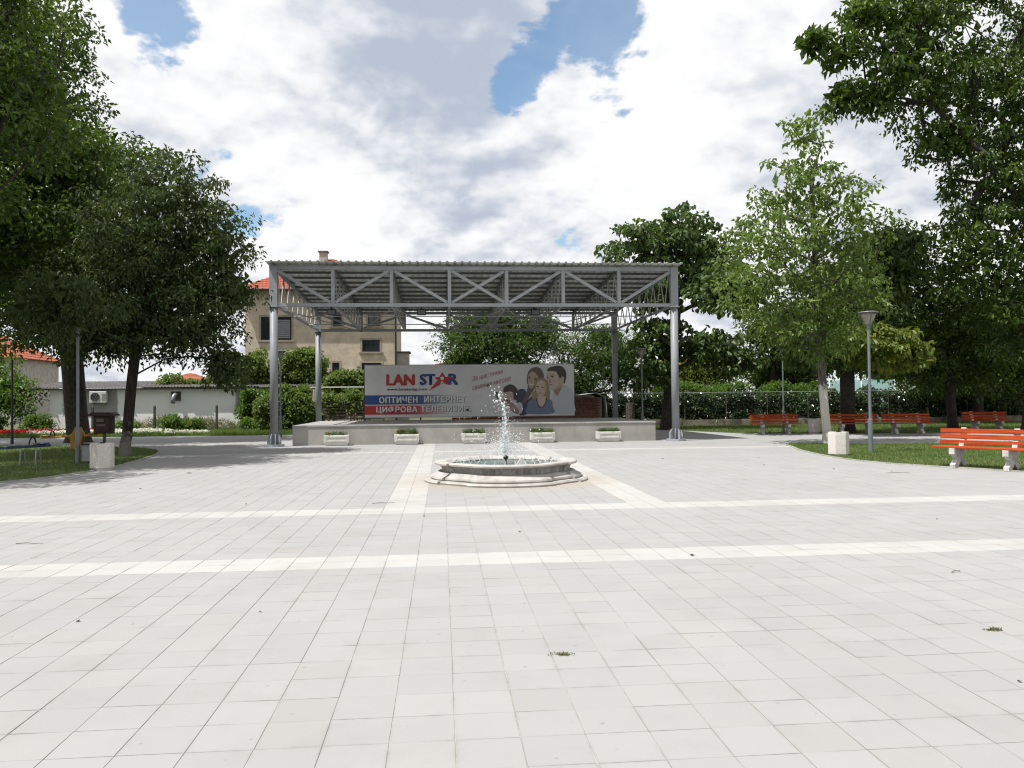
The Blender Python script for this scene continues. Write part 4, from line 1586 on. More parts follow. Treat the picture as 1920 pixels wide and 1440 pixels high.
# ------------------------------------------------------------------ benches
def make_bench(label, loc, rz, group='red slatted benches on concrete legs'):
    t = thing('bench', label, 'bench', loc, rz, group)
    for s in (-1, 1):
        xc = s * 0.53
        lg = MB()

        def ex(poly, th=0.11, dx_=0.0):
            n = len(poly)
            vs__ = [(xc - th / 2 + dx_, y, z) for y, z in poly] + [(xc + th / 2 + dx_, y, z) for y, z in poly]
            fs_ = [tuple(range(n)), tuple(reversed(range(n, 2 * n)))] + [(i, (i + 1) % n, n + (i + 1) % n, n + i) for i in range(n)]
            lg.add(vs__, fs_)
        ex([(-0.25, 0.0), (-0.12, 0.0), (0.02, 0.16), (0.16, 0.0), (0.28, 0.0), (0.28, 0.07), (0.11, 0.22), (0.27, 0.36), (0.27, 0.42), (-0.27, 0.42), (-0.27, 0.31), (-0.20, 0.28), (-0.09, 0.20), (-0.16, 0.12), (-0.25, 0.08)])
        ex([(0.14, 0.40), (0.28, 0.36), (0.36, 0.84), (0.31, 0.86)], 0.10)
        ex([(-0.275, 0.30), (-0.20, 0.30), (-0.20, 0.425), (-0.275, 0.425)], 0.118)
        lg.build('leg', 'bench_conc', t, bevel=0.006)
    L = 1.0
    for k in range(4):
        y = -0.24 + k * 0.115
        MB().box(-L, L, y, y + 0.10, 0.427, 0.462).build('seat_slat', 'red_wood', t, bevel=0.005)
    for k, (y, z) in enumerate(((0.205, 0.54), (0.228, 0.665), (0.25, 0.79))):
        mb = MB().bar((-L, y, z), (L, y, z), 0.032, 0.095, up=(0, 0.17, 1))
        mb.build('back_slat', 'red_wood', t, bevel=0.005)
    return t


b0 = make_bench('sunlit red slatted bench on white concrete legs at the lawn edge, nearest the viewer', (11.55, 16.15, 0), math.atan2(-0.9, 0.55))
b0.location = (11.42, 16.02, 0)
for (x, y, rz, lb) in ((14.15, 33.0, -0.22, 'shaded red bench beside the thin lamp pole, leftmost of the far row'), (17.2, 32.1, -0.2, 'dark red bench half behind the whitewashed trunk, in front of a tree'),
                       (19.35, 31.8, -0.12, 'dark red bench right of the lamp post, in the shade of the far row'), (24.0, 33.4, -0.08, 'red bench in front of the brick building, rightmost of the far row')):
    dup(b0, (x, y, 0), rz, lb)

# ------------------------------------------------------------------ litter bins
def make_bin(label, loc, rz):
    t = thing('litter_bin', label, 'bin', loc, rz, 'six sided concrete bins')

    def hexa(r_):
        return [(r_ * math.cos(PI / 3 * k), r_ * math.sin(PI / 3 * k)) for k in range(6)]
    MB().prism(hexa(0.235), 0, 0.05).build('foot', 'bin_conc', t)
    MB().prism(hexa(0.27), 0.05, 0.60).build('shell', 'bin_conc', t, bevel=0.012)
    mb = MB()
    o_, i_ = hexa(0.262), hexa(0.15)
    for k in range(6):
        k2 = (k + 1) % 6
        mb.add([(*o_[k], 0.601), (*o_[k2], 0.601), (*i_[k2], 0.601), (*i_[k], 0.601), (*o_[k], 0.635), (*o_[k2], 0.635), (*i_[k2], 0.635), (*i_[k], 0.635)],
               [(0, 1, 5, 4), (4, 5, 6, 7), (2, 3, 7, 6)])
    mb.build('rim', 'bin_conc', t)
    MB().prism(hexa(0.148), 0.602, 0.612).build('liner', 'black', t)
    MB().box(-0.05, 0.05, -0.06, 0.04, 0.613, 0.66).build('inner_handle', 'dark_metal', t)
    return t


bn0 = make_bin('sunlit six sided white concrete bin on the corner of the right lawn', (10.42, 20.3, 0), R(45))
dup(bn0, (-8.02, 19.75, 0), R(31), 'six sided concrete bin in tree shade on the left lawn edge')
dup(bn0, (16.0, 33.3, 0), R(10), 'grey shaded concrete bin between two benches of the far row')

# ------------------------------------------------------------------ lamp posts
def make_lamp(label, loc, h=3.92):
    t = thing('lamp_post', label, 'street lamp', loc, 0, 'post-top park lamps')
    MB().tube([(0, 0, 0), (0, 0, 0.92)], 0.062, 14).build('base_sleeve', 'lamp_metal', t)
    MB().lathe([(0.066, 0.90), (0.066, 0.935), (0.036, 0.95)], 14).build('collar', 'lamp_metal', t)
    MB().tube([(0, 0, 0.94), (0, 0, h - 0.44)], 0.037, 12).build('pole', 'lamp_metal', t)
    MB().lathe([(0.037, h - 0.50), (0.05, h - 0.49), (0.05, h - 0.42), (0.075, h - 0.40), (0.085, h - 0.36), (0.0, h - 0.36)], 16).build('neck', 'lamp_metal', t)
    MB().lathe([(0.082, h - 0.358), (0.225, h - 0.05), (0.215, h - 0.05), (0.075, h - 0.35)], 24).build('diffuser', 'lamp_glass', t, smooth=True, fix=False)
    MB().tube([(0, 0, h - 0.358), (0, 0, h - 0.1)], 0.04, 10).build('bulb', 'white_paint', t)
    for k in range(3):
        a = 2 * PI * k / 3 + 0.4
        MB().tube([(0.085 * math.cos(a), 0.085 * math.sin(a), h - 0.36), (0.24 * math.cos(a), 0.24 * math.sin(a), h - 0.045)], 0.007, 6).build('strut', 'lamp_metal', t)
    MB().lathe([(0.0, h), (0.20, h - 0.012), (0.262, h - 0.03), (0.268, h - 0.05), (0.23, h - 0.048), (0.0, h - 0.046)], 24).build('cap', 'lamp_metal', t, smooth=True)
    return t


lp = make_lamp('tall grey lamp post with an inverted cone head standing on the right lawn', (11.75, 21.1, 0))
dup(lp, (-7.25, 36.9, 0), 0.3, 'cone headed lamp post half hidden behind the left front column')
dup(lp, (9.25, 36.4, 0), 0.6, 'cone headed lamp post in shade left of the right front column')
dup(lp, (15.05, 34.2, 0), 0.2, 'thin lamp pole rising behind the leftmost red bench of the far row')
dup(lp, (-9.55, 22.0, 0), 0.9, 'grey lamp post in front of the thickest trunk on the left')

# small grey bin on that post, pole with brackets
t = thing('post_bin', 'small grey box bin fixed low beside the left lamp post', 'bin', (-9.22, 21.95, 0))
MB().box(-0.16, 0.16, -0.13, 0.13, 0.06, 0.50).build('body', 'galv', t, bevel=0.015)
MB().box(-0.17, 0.17, -0.14, 0.14, 0.50, 0.53).build('lid', 'dark_metal', t)
MB().box(-0.04, 0.04, -0.05, 0.05, 0, 0.059).build('stem', 'dark_metal', t)
t = thing('bracket_pole', 'slender dark pole with two short brackets at the far left', 'pole', (-17.2, 33.8, 0))
MB().tube([(0, 0, 0), (0, 0, 1.0), (0, 0, 3.4)], [0.06, 0.045, 0.04], 10).build('pole', 'dark_metal', t)
for z in (2.1, 2.4):
    MB().tube([(-0.28, 0, z), (0.06, 0, z)], 0.015, 6).build('bracket', 'galv', t)

# ------------------------------------------------------------------ notice box, seesaws
t = thing('notice_box', 'dark brown wooden notice box with a small roof beside the slim trunk', 'notice box', (-10.75, 26.6, 0), R(-8))
MB().box(-0.035, 0.035, 0.0, 0.07, 0, 0.62).build('post', 'wood_grey', t)
MB().box(-0.30, 0.30, -0.08, 0.12, 0.62, 1.22).build('case', 'wood_dark', t, bevel=0.01)
MB().box(-0.24, 0.24, -0.097, -0.081, 0.68, 1.16).build('door_panel', 'wood_dark', t, bevel=0.004)
MB().prism_y([(-0.42, 1.19), (0.42, 1.19), (0.42, 1.225), (0.30, 1.30), (-0.30, 1.30), (-0.42, 1.225)], -0.2, 0.2).build('roof', 'wood_dark', t)
nmat = flat('notice_paper_grey', (0.11, 0.09, 0.08))
MB().box(-0.19, 0.05, -0.099, -0.0975, 1.0, 1.10).build('faded_notice', nmat, t)
MB().box(-0.19, 0.10, -0.099, -0.0975, 0.86, 0.92).build('faded_notice', nmat, t)


def seesaw(label, loc, rz, beam_m, sup_m, L=2.0, tilt=0.04):
    t = thing('seesaw', label, 'seesaw', loc, rz, 'playground seesaws')
    dz_ = math.sin(tilt) * L / 2
    MB().bar((-L / 2, 0, 0.46 - dz_), (L / 2, 0, 0.46 + dz_), 0.10, 0.07).build('beam', beam_m, t, bevel=0.01)
    for s in (-1, 1):
        xx = s * L / 2 * 0.82
        zz2 = 0.50 + s * dz_ * 0.82
        MB().box(xx - 0.15, xx + 0.15, -0.13, 0.13, zz2, zz2 + 0.035).build('seat', beam_m, t, bevel=0.01)
        pts = [(xx - s * 0.22, 0.14 * math.cos(a), zz2 + 0.18 * math.sin(a)) for a in [PI * k / 8 for k in range(9)]]
        MB().tube(pts, 0.02, 8).build('hand_hoop', 'black', t)
    return t, MB()


t, _ = seesaw('yellow playground seesaw on the lawn by the thickest trunk', (-12.85, 29.0, 0), R(-4), 'yellow', 'yellow')
mb = MB().prism_y([(-0.22, 0), (0.22, 0), (0.17, 0.2), (0.24, 0.5), (0.1, 0.78), (-0.1, 0.78), (-0.24, 0.5), (-0.17, 0.2)], 0.06, 0.10)
mb.v = [(v[0] + 0.25, v[1], v[2]) for v in mb.v]
mb.build('support_panel', 'yellow', t, bevel=0.006)
mb = MB().prism_y([(-0.22, 0), (0.22, 0), (0.17, 0.2), (0.24, 0.5), (0.1, 0.6), (-0.1, 0.6), (-0.24, 0.5), (-0.17, 0.2)], -0.10, -0.06)
mb.v = [(v[0] + 0.25, v[1], v[2]) for v in mb.v]
mb.build('support_panel', 'yellow', t, bevel=0.006)
t, _ = seesaw('dark blue playground seesaw with a red foot rail near the left picture edge', (-11.25, 21.6, 0), R(-6), 'blue', 'galv', 2.5, 0.05)
for xx in (-0.85, -0.5, 0.55, 0.95):
    MB().tube([(xx, -0.12, 0), (xx, -0.08, 0.42)], 0.018, 8).build('leg', 'galv', t)
    MB().tube([(xx, 0.12, 0), (xx, 0.08, 0.42)], 0.018, 8).build('leg', 'galv', t)
MB().bar((-1.3, -0.14, 0.14), (-0.48, -0.14, 0.14), 0.04, 0.05).build('foot_rail', 'red_p', t)
MB().box(-1.0, 1.0, -0.05, 0.05, 0.0, 0.02).build('ground_bar', 'galv', t)

# ------------------------------------------------------------------ shed and yard on the left
SHX0, SHX1, SHY = -21.9, -8.1, 47.0
sh = thing('shed', 'long low whitewashed shed with patched plaster and dark corrugated roof', 'shed', (-15.0, 47.0, 0))
o_ = Vector((-15.0, 47.0, 0))


def shp(mb, name, mat, parent=sh, **kw):
    mb.v = [(v[0] - o_.x, v[1] - o_.y, v[2]) for v in mb.v]
    return mb.build(name, mat, parent, **kw)


shp(MB().box(SHX0, SHX1, SHY, SHY + 4.0, -0.05, 2.42), 'wall', 'shed')
for i in range(15):
    xa = SHX0 - 1.3 + 15.9 * i / 15
    xb = SHX0 - 1.3 + 15.9 * (i + 1) / 15
    n = 24
    vs_, fs = [], []
    for yy, zb in ((SHY - 0.33, 2.50), (SHY + 4.3, 2.95)):
        for dz_ in (0, 0.012):
            for k in range(n + 1):
                u = k / n
                vs_.append((xa + (xb - xa) * u, yy + 0.03 * (i % 2), zb + 0.028 * math.sin(2 * PI * u * 6) + dz_ + 0.004 * (i % 2)))
    m_ = n + 1
    for k in range(n):
        fs += [(k, k + 1, 2 * m_ + k + 1, 2 * m_ + k), (m_ + k, 3 * m_ + k, 3 * m_ + k + 1, m_ + k + 1), (k, m_ + k, m_ + k + 1, k + 1)]
    shp(MB().add(vs_, fs), 'roof_sheet', 'shed_roof')
shp(MB().box(SHX0 - 1.2, SHX1 + 0.2, SHY - 0.27, SHY - 0.22, 2.37, 2.46), 'eave_board', 'wood_grey')
win = shp(MB().box(-11.75, -10.35, SHY - 0.03, SHY + 0.01, 1.2, 2.3), 'window', 'offwhite')
shp(MB().box(-11.62, -10.48, SHY - 0.045, SHY - 0.031, 1.3, 2.2), 'pane', flat('dusty_pane', (0.17, 0.18, 0.18), 0.3), win)
# wall things
t = thing('air_conditioner', 'white air conditioner unit mounted high on the shed wall', 'air conditioner', (-19.2, 46.84, 1.65))
MB().box(-0.46, 0.46, -0.16, 0.14, 0.0, 0.64).build('casing', 'white_paint', t, bevel=0.02)
MB().tube([(-0.14, -0.175, 0.32), (-0.14, -0.161, 0.32)], 0.25, 24).build('fan_recess', 'dark_metal', t)
for k in range(4):
    r_ = 0.06 + 0.06 * k
    pts = [(-0.14 + r_ * math.cos(2 * PI * j / 20), -0.182, 0.32 + r_ * math.sin(2 * PI * j / 20)) for j in range(21)]
    MB().tube(pts, 0.006, 5, cap=False).build('fan_guard', 'galv', t, fix=False)
MB().box(0.22, 0.42, -0.166, -0.161, 0.1, 0.5).build('side_panel', 'galv', t)
MB().box(-0.35, -0.30, -0.14, 0.15, -0.06, -0.001).box(0.30, 0.35, -0.14, 0.15, -0.06, -0.001).build('bracket', 'galv', t)
for (x, lb) in ((-15.05, 'shiny bent flue pipe on a wooden plate in the shed wall'), (-10.95, 'pale bent flue pipe through the shed window half behind vines')):
    t = thing('flue_pipe', lb, 'pipe', (x, 46.95 if x < -12 else 46.92, 2.05), 0, 'shed flue pipes')
    MB().box(-0.27, 0.27, 0.0, 0.045, -0.32, 0.2).build('plate', 'wood_grey' if x < -12 else 'offwhite', t)
    MB().tube([(0.05, 0.0, 0), (0.02, -0.14, 0.02), (-0.02, -0.26, -0.06), (-0.05, -0.30, -0.22), (-0.06, -0.31, -0.48)], 0.115, 14).build('pipe', 'galv', t, smooth=True)
    MB().lathe([(0.09, 0), (0.13, 0), (0.13, 0.02), (0.09, 0.02)], 14).build('flange', 'galv', t).rotation_euler = (PI / 2, 0, 0)
for (x, lb) in ((-18.6, 'short dark concrete fence post beside the thickest trunk'), (-15.4, 'short dark concrete fence post left of the flue pipe'), (-12.15, 'short dark concrete fence post right of the flue pipe')):
    t = thing('fence_post', lb, 'fence post', (x, 44.6, 0), 0, 'old concrete posts before the shed')
    MB().prism([(-0.055, -0.055), (0.055, -0.055), (0.055, 0.055), (-0.055, 0.055)], 0, 1.42).build('shaft', 'post_conc', t, bevel=0.008)
    MB().add([(-0.05, -0.05, 1.42), (0.05, -0.05, 1.42), (0.05, 0.05, 1.42), (-0.05, 0.05, 1.42), (0, 0.03, 1.52)], [(0, 1, 4), (1, 2, 4), (2, 3, 4), (3, 0, 4)]).build('cap', 'post_conc', t)


# ------------------------------------------------------------------ houses
def hip_roof(parent, x0, x1, y0, y1, z, h, over, mat, courses=14, ridge=True, name='roof'):
    """hipped roof laid in overlapping courses"""
    xa, xb, ya, yb = x0 - over, x1 + over, y0 - over, y1 + over
    mb = MB()
    half = min(xb - xa, yb - ya) / 2
    for k in range(courses):
        t0, t1 = k / courses, (k + 1) / courses
        a0, a1 = half * t0, half * t1 + 0.02
        z0, z1 = z + h * t0 + 0.05, z + h * t1 + 0.012
        r0 = [(xa + a0, ya + a0), (xb - a0, ya + a0), (xb - a0, yb - a0), (xa + a0, yb - a0)]
        r1 = [(xa + a1, ya + a1), (xb - a1, ya + a1), (xb - a1, yb - a1), (xa + a1, yb - a1)]
        vs__ = [(x, y, z0) for x, y in r0] + [(x, y, z1) for x, y in r1] + [(x, y, z0 - 0.06) for x, y in r0]
        mb.add(vs__, [(0, 1, 5, 4), (1, 2, 6, 5), (2, 3, 7, 6), (3, 0, 4, 7), (8, 9, 1, 0), (9, 10, 2, 1), (10, 11, 3, 2), (11, 8, 0, 3)])
    mb.add([(xa, ya, z - 0.012), (xb, ya, z - 0.012), (xb, yb, z - 0.012), (xa, yb, z - 0.012)], [(3, 2, 1, 0)])
    rf = mb.build(name, mat, parent, fix=False)
    return rf


def window(parent, x0, x1, z0, z1, y, frame='dark_metal', trim=True, mull=1, wd=0.06, blind=False):
    w_ = MB()
    w_.box(x0, x0 + wd, y - 0.03, y + 0.03, z0, z1).box(x1 - wd, x1, y - 0.03, y + 0.03, z0, z1)
    w_.box(x0 + wd, x1 - wd, y - 0.03, y + 0.03, z0, z0 + wd).box(x0 + wd, x1 - wd, y - 0.03, y + 0.03, z1 - wd, z1)
    for k in range(mull):
        xm = x0 + (x1 - x0) * (k + 1) / (mull + 1)
        w_.box(xm - wd / 2, xm + wd / 2, y - 0.028, y + 0.028, z0 + wd, z1 - wd)
    wo = w_.build('window', frame, parent)
    MB().box(x0 + wd * .8, x1 - wd * .8, y - 0.006, y + 0.006, z0 + wd * .8, z1 - wd * .8).build('pane', 'glass', wo)
    if blind:
        xm = (x0 + x1) / 2
        for k in range(9):
            zz3 = z0 + wd + 0.06 + (z1 - z0 - 0.3) * k / 9
            MB().box(xm + 0.12, x1 - wd - 0.03, y - 0.016, y - 0.009, zz3, zz3 + (z1 - z0) / 14).build('blind_slat', 'galv', wo)
    if trim:
        tr = MB()
        t_ = 0.13
        tr.box(x0 - t_, x0 - 0.002, y - 0.07, y + 0.02, z0, z1 + t_).box(x1 + 0.002, x1 + t_, y - 0.07, y + 0.02, z0, z1 + t_).box(x0 - 0.002, x1 + 0.002, y - 0.07, y + 0.02, z1 + 0.002, z1 + t_)
        tr.build('surround', 'trim', wo)
        MB().box(x0 - 0.22, x1 + 0.22, y - 0.16, y + 0.02, z0 - 0.12, z0 - 0.002).build('sill', 'trim', wo)
    return wo


HX0, HX1, HY0, HY1, HZ = -13.35, -3.24, 56.0, 65.5, 9.25
hs = thing('apartment_house', 'beige roughcast house of three storeys with red tiled hip roof behind the shed', 'house', (-8.3, 60.5, 0))
ho = Vector((-8.3, 60.5, 0))


def hp(mb, name, mat, parent=hs, **kw):
    mb.v = [(v[0] - ho.x, v[1] - ho.y, v[2]) for v in mb.v]
    return mb.build(name, mat, parent, **kw)


WINS = [(-12.3, -10.25, 5.85, 7.45, 1, True), (-7.45, -6.85, 6.78, 7.7, 0, False), (-5.05, -4.2, 6.8, 7.7, 1, False), (-5.45, -4.25, 5.02, 5.85, 1, False),
        (-7.5, -7.02, 3.42, 4.28, 0, False), (-5.5, -4.15, 3.5, 4.25, 1, False)]
# front wall with real openings: strips between window rows
mb = MB()
xs = sorted({HX0, HX1} | {w_[0] for w_ in WINS} | {w_[1] for w_ in WINS})
zs = sorted({-0.05, HZ} | {w_[2] for w_ in WINS} | {w_[3] for w_ in WINS})
for i in range(len(xs) - 1):
    for j in range(len(zs) - 1):
        cx_, cz_ = (xs[i] + xs[i + 1]) / 2, (zs[j] + zs[j + 1]) / 2
        if any(w_[0] < cx_ < w_[1] and w_[2] < cz_ < w_[3] for w_ in WINS):
            continue
        mb.add([(xs[i], HY0, zs[j]), (xs[i + 1], HY0, zs[j]), (xs[i + 1], HY0, zs[j + 1]), (xs[i], HY0, zs[j + 1])], [(0, 1, 2, 3)])
for w_ in WINS:
    a, b, c_, d = w_[:4]
    mb.add([(a, HY0, c_), (b, HY0, c_), (b, HY0, d), (a, HY0, d), (a, HY0 + 0.3, c_), (b, HY0 + 0.3, c_), (b, HY0 + 0.3, d), (a, HY0 + 0.3, d)],
           [(0, 4, 5, 1), (1, 5, 6, 2), (2, 6, 7, 3), (3, 7, 4, 0), (4, 7, 6, 5)])
mb.add([(HX1, HY0, -0.05), (HX1, HY1, -0.05), (HX1, HY1, HZ), (HX1, HY0, HZ)], [(0, 1, 2, 3)])
mb.add([(HX0, HY1, -0.05), (HX0, HY0, -0.05), (HX0, HY0, HZ), (HX0, HY1, HZ)], [(0, 1, 2, 3)])
mb.add([(HX1, HY1, -0.05), (HX0, HY1, -0.05), (HX0, HY1, HZ), (HX1, HY1, HZ)], [(0, 1, 2, 3)])
hp(mb, 'wall', 'plaster', fix=False)
for (a, b, c_, d, mu, bl) in WINS:
    wo = window(hs, a - ho.x, b - ho.x, c_, d, HY0 - ho.y + 0.05, mull=mu, blind=bl, wd=0.07)
rf = hip_roof(hs, HX0 - ho.x, HX1 - ho.x, HY0 - ho.y, HY1 - ho.y, HZ + 0.02, 3.0, 0.62, 'tile', 18)
hp(MB().box(-8.9, -8.34, 59.7, 60.3, HZ + 1.2, 12.62), 'chimney', 'offwhite', rf)
hp(MB().box(-8.98, -8.26, 59.62, 60.38, 12.62, 12.70), 'chimney_cap', 'wood_grey', rf)
hp(MB().box(-6.6, -3.24, 54.9, 55.99, 3.02, 3.18), 'balcony_slab', 'offwhite')
hp(MB().box(-6.5, -5.0, HY0 - 0.06, HY0 - 0.004, 2.2, 3.0), 'dark_doorway', 'wood_dark')
hp(MB().tube([(HX1 + 0.10, HY0 - 0.06, 0), (HX1 + 0.10, HY0 - 0.06, HZ)], 0.06, 8), 'downpipe', 'dark_metal')
hp(MB().tube([(HX0 - 0.7, HY0 - 0.66, HZ), (HX1 + 0.7, HY0 - 0.66, HZ)], 0.07, 8), 'gutter', 'dark_metal')
hp(MB().box(-3.2, -2.3, 57.0, 58.5, 0, 5.0), 'side_stair_wall', 'offwhite')
hp(MB().box(-3.25, -2.2, 56.9, 58.6, 5.0, 5.1), 'side_stair_cap', 'wood_grey')


def small_house(label, x0, x1, y0, y1, zw, h, wallm='offwhite', tilem='tile2', over=0.5, wins=()):
    t = thing('house', label, 'house', ((x0 + x1) / 2, (y0 + y1) / 2, 0), 0, 'tiled houses beyond the square')
    hx, hy = (x1 - x0) / 2, (y1 - y0) / 2
    MB().box(-hx, hx, -hy, hy, -0.05, zw).build('wall', wallm, t)
    hip_roof(t, -hx, hx, -hy, hy, zw + 0.015, h, over, tilem, 10)
    for (a, b, c_, d) in wins:
        window(t, a, b, c_, d, -hy - 0.035, mull=1, trim=False)
    return t


small_house('grey house with an orange hip roof at the far left behind the trees', -45.0, -37.4, 74.0, 82.0, 5.7, 2.6, 'offwhite', 'tile', wins=((-2.5, -1.0, 3.0, 4.4), (1.0, 2.5, 3.0, 4.4)))
small_house('low orange roof just above the shed, nearer the flue pipe', -29.5, -22.5, 82.0, 90.0, 3.2, 1.5, 'offwhite', 'tile2', wins=((-2.0, -0.8, 1.0, 2.2),))
small_house('small orange roof peeping over the shed left of the vine', -21.5, -17.5, 84.0, 90.0, 3.6, 1.4, 'offwhite', 'tile2', wins=((-1.0, 0.2, 1.0, 2.2),))
small_house('orange tiled roof just above the banner beside the beige house', -3.2, 4.5, 82.0, 90.0, 4.5, 1.3, 'offwhite', 'tile2', wins=((-1.0, 0.2, 1.5, 2.8),))
small_house('red roofed house glimpsed behind the dark tree right of the column', 24.0, 32.0, 92.0, 100.0, 5.0, 2.0, 'offwhite', 'tile2', wins=((-2.0, -0.8, 1.5, 2.8),))

# ------------------------------------------------------------------ brick outhouse, stump, wall, fence
bh = thing('brick_outhouse', 'low red brick outhouse with a grey tarp on its roof right of the banner', 'outhouse', (5.3, 43.0, 0))
MB().box(-3.3, 3.19, -0.95, 1.0, -0.05, 1.66).build('core_wall', 'mortar', bh)
bx = MB().box(-0.115, 0.115, -0.02, 0.02, -0.029, 0.029)
bme = bx.mesh('brick')
bme.materials.append(M['brick'])
VV, FF = [], []
cnt = 0
for r_ in range(23):
    for c_ in range(27):
        x = -3.3 + 0.12 + c_ * 0.242 + (0.121 if r_ % 2 else 0)
        z = 0.03 + r_ * 0.071
        if x > 3.1 or z > 1.64:
            continue
        if x > 1.55 and z > 0.6 or (z > 0.6 and z < 0.78):
            o = bpy.data.objects.new('brick', bme)
            C.objects.link(o)
            o.parent = bh
            o.location = (x + random.uniform(-.004, .004), -0.955 + random.uniform(-0.004, 0.004), z)
            cnt += 1
        else:
            bv = np.array(bx.v) + np.array([x, -0.955, z])
            FF.append(np.array(bx.f) + len(VV) * 8)
            VV.append(bv)
o = np_mesh('rest_of_bricks', np.concatenate(VV), np.concatenate(FF), 'brick', bh, 4)
o['kind'] = 'stuff'
MB().box(-3.45, 2.7, -1.25, 1.2, 1.662, 1.80).build('roof_slab', 'old_conc', bh, bevel=0.01)
tp_ = []
n = 12
vs_, fs = [], []
for yy in (-1.3, 1.2):
    for k in range(n + 1):
        a = k / n
        xx = 1.4 + 1.95 * a if a < 0.85 else 1.4 + 1.95 * 0.85 + 0.5 * (a - 0.85)
        zz4 = 1.86 - 0.05 * math.sin(a * 6) - (0 if a < 0.75 else ((a - 0.75) / 0.25) ** 1.6 * 1.3)
        vs_.append((xx + (0.3 if a > .8 else 0), yy + 0.02 * math.sin(k), zz4))
for k in range(n):
    fs.append((k, k + 1, n + 1 + k + 1, n + 1 + k))
o = MB().add(vs_, fs).build('tarp', 'tarp', bh, smooth=True)
sm_ = o.modifiers.new('thickness', 'SOLIDIFY')
sm_.thickness = 0.012
t = thing('brick_pile', 'heap of orange roof tiles and bricks seen under the banner', 'brick pile', (1.9, 40.2, 0))
for k in range(70):
    lay = k // 14
    x = -1.3 + (k % 14) * 0.2 + random.uniform(-.03, .03)
    o = MB().box(-0.095, 0.095, -0.12, 0.12, 0, 0.14).build('tile_block', 'tile2', t)
    o.location = (x, random.uniform(-.03, .03), 0.145 * lay)
    o.rotation_euler = (0, 0, random.uniform(-.06, .06))
t = thing('wooden_post', 'stout weathered split wooden post beside the rear right column', 'post', (10.3, 43.2, 0))
MB().tube([(0, 0, 0), (0.01, 0, 0.7), (0, 0, 1.36)], [0.24, 0.22, 0.21], 9).build('stump', 'wood_grey', t)
for k in range(7):
    a = PI + PI * k / 6
    MB().bar((0.235 * math.cos(a), 0.235 * math.sin(a), 0.01), (0.215 * math.cos(a), 0.215 * math.sin(a), 1.34 + 0.05 * math.sin(k * 5)), 0.07, 0.03, up=(math.cos(a), math.sin(a), 0)).build('bark_strip', 'wood_grey', t)
t = thing('picket_panel', 'dark slatted timber fence overgrown by vine left of the banner', 'fence', (-4.6, 42.6, 0))
for k in range(9):
    MB().box(-1.6, 1.6, -0.012, 0.012, 0.12 + k * 0.17, 0.23 + k * 0.17).build('slat', 'wood_grey', t)
for x in (-1.55, 0, 1.55):
    MB().box(x - 0.04, x + 0.04, 0.013, 0.09, 0, 1.75).build('post', 'wood_grey', t)
t = thing('pipe_rail', 'pale horizontal pipe rail above the slatted fence', 'rail', (-4.6, 43.4, 0))
MB().tube([(-2.4, 0, 2.35), (2.6, 0, 2.33)], 0.03, 8).build('rail', 'white_paint', t)
for x in (-2.3, 2.5):
    MB().tube([(x, 0, 0), (x, 0, 2.36)], 0.028, 8).build('post', 'galv', t)

wl = thing('low_wall', 'long low weathered concrete wall with stains behind the far benches', 'wall', (21.0, 44.4, 0))
for k in range(11):
    xa = -12.4 + k * 2.42
    MB().box(xa + 0.006, xa + 2.414, -0.10, 0.10, -0.05, 0.36 + 0.02 * math.sin(k * 2.1)).build('wall_panel', 'old_conc', wl, bevel=0.01)
    MB().box(xa - 0.07, xa + 0.07, -0.14, -0.101, -0.05, 0.40).build('pilaster', 'old_conc', wl)
fe = thing('mesh_fence', 'thin wire fence with rusty posts and a top rail on the low wall', 'fence', (21.0, 44.4, 0))
for k in range(12):
    xa = -12.4 + k * 2.42
    MB().tube([(xa + 0.3, 0, 0.37), (xa + 0.3, 0, 1.88)], 0.024, 6).build('post', 'wood_grey', fe)
MB().tube([(-12.4, 0, 1.88), (1.0, 0, 1.90), (14.5, 0, 1.88)], 0.022, 6).build('top_rail', 'galv', fe)
for k in range(7):
    MB().tube([(-12.4, -0.03, 0.45 + k * 0.2), (14.5, -0.03, 0.45 + k * 0.2)], 0.002, 4, cap=False).build('wire', 'post_conc', fe, fix=False)

# greenhouse and brick building on the right
gh = thing('greenhouse', 'teal film tunnel greenhouse with a white arched end beyond the hedge', 'greenhouse', (34.2, 58.0, 0), R(62))
rr_ = 3.1
mb = MB()
n = 16
vs_ = []
for yy in (0.0, 9.0):
    for k in range(n + 1):
        a = PI * k / n
        vs_.append((rr_ * math.cos(a), yy, 0.2 + rr_ * 0.86 * math.sin(a)))
mb.add(vs_, [(k, k + 1, n + 1 + k + 1, n + 1 + k) for k in range(n)])
mb.build('film_cover', 'teal', gh, smooth=True)
MB().add([(rr_ * math.cos(PI * k / n), -0.01, 0.2 + rr_ * 0.86 * math.sin(PI * k / n)) for k in range(n + 1)], [tuple(range(n + 1))]).build('end_film', 'film', gh)
for yy in (-0.02, 2.25, 4.5, 6.75, 9.0):
    MB().tube([((rr_ + 0.02) * math.cos(PI * k / n), yy, 0.2 + (rr_ + 0.02) * 0.86 * math.sin(PI * k / n)) for k in range(n + 1)], 0.04, 6).build('hoop', 'white_paint', gh)
MB().box(-rr_, rr_, -0.05, 9.05, -0.05, 0.2).build('footing', 'old_conc', gh)
rb = thing('brick_building', 'bare red brick outbuilding with pale corner at the far right', 'building', (34.5, 49.0, 0))
MB().box(-2.2, 4.0, 0, 4, -0.05, 2.9).build('wall', 'mortar', rb)
VV, FF = [], []
bx = MB().box(-0.24, 0.24, -0.02, 0.02, -0.09, 0.09)
bme2 = bx.mesh('block')
bme2.materials.append(M['brick'])
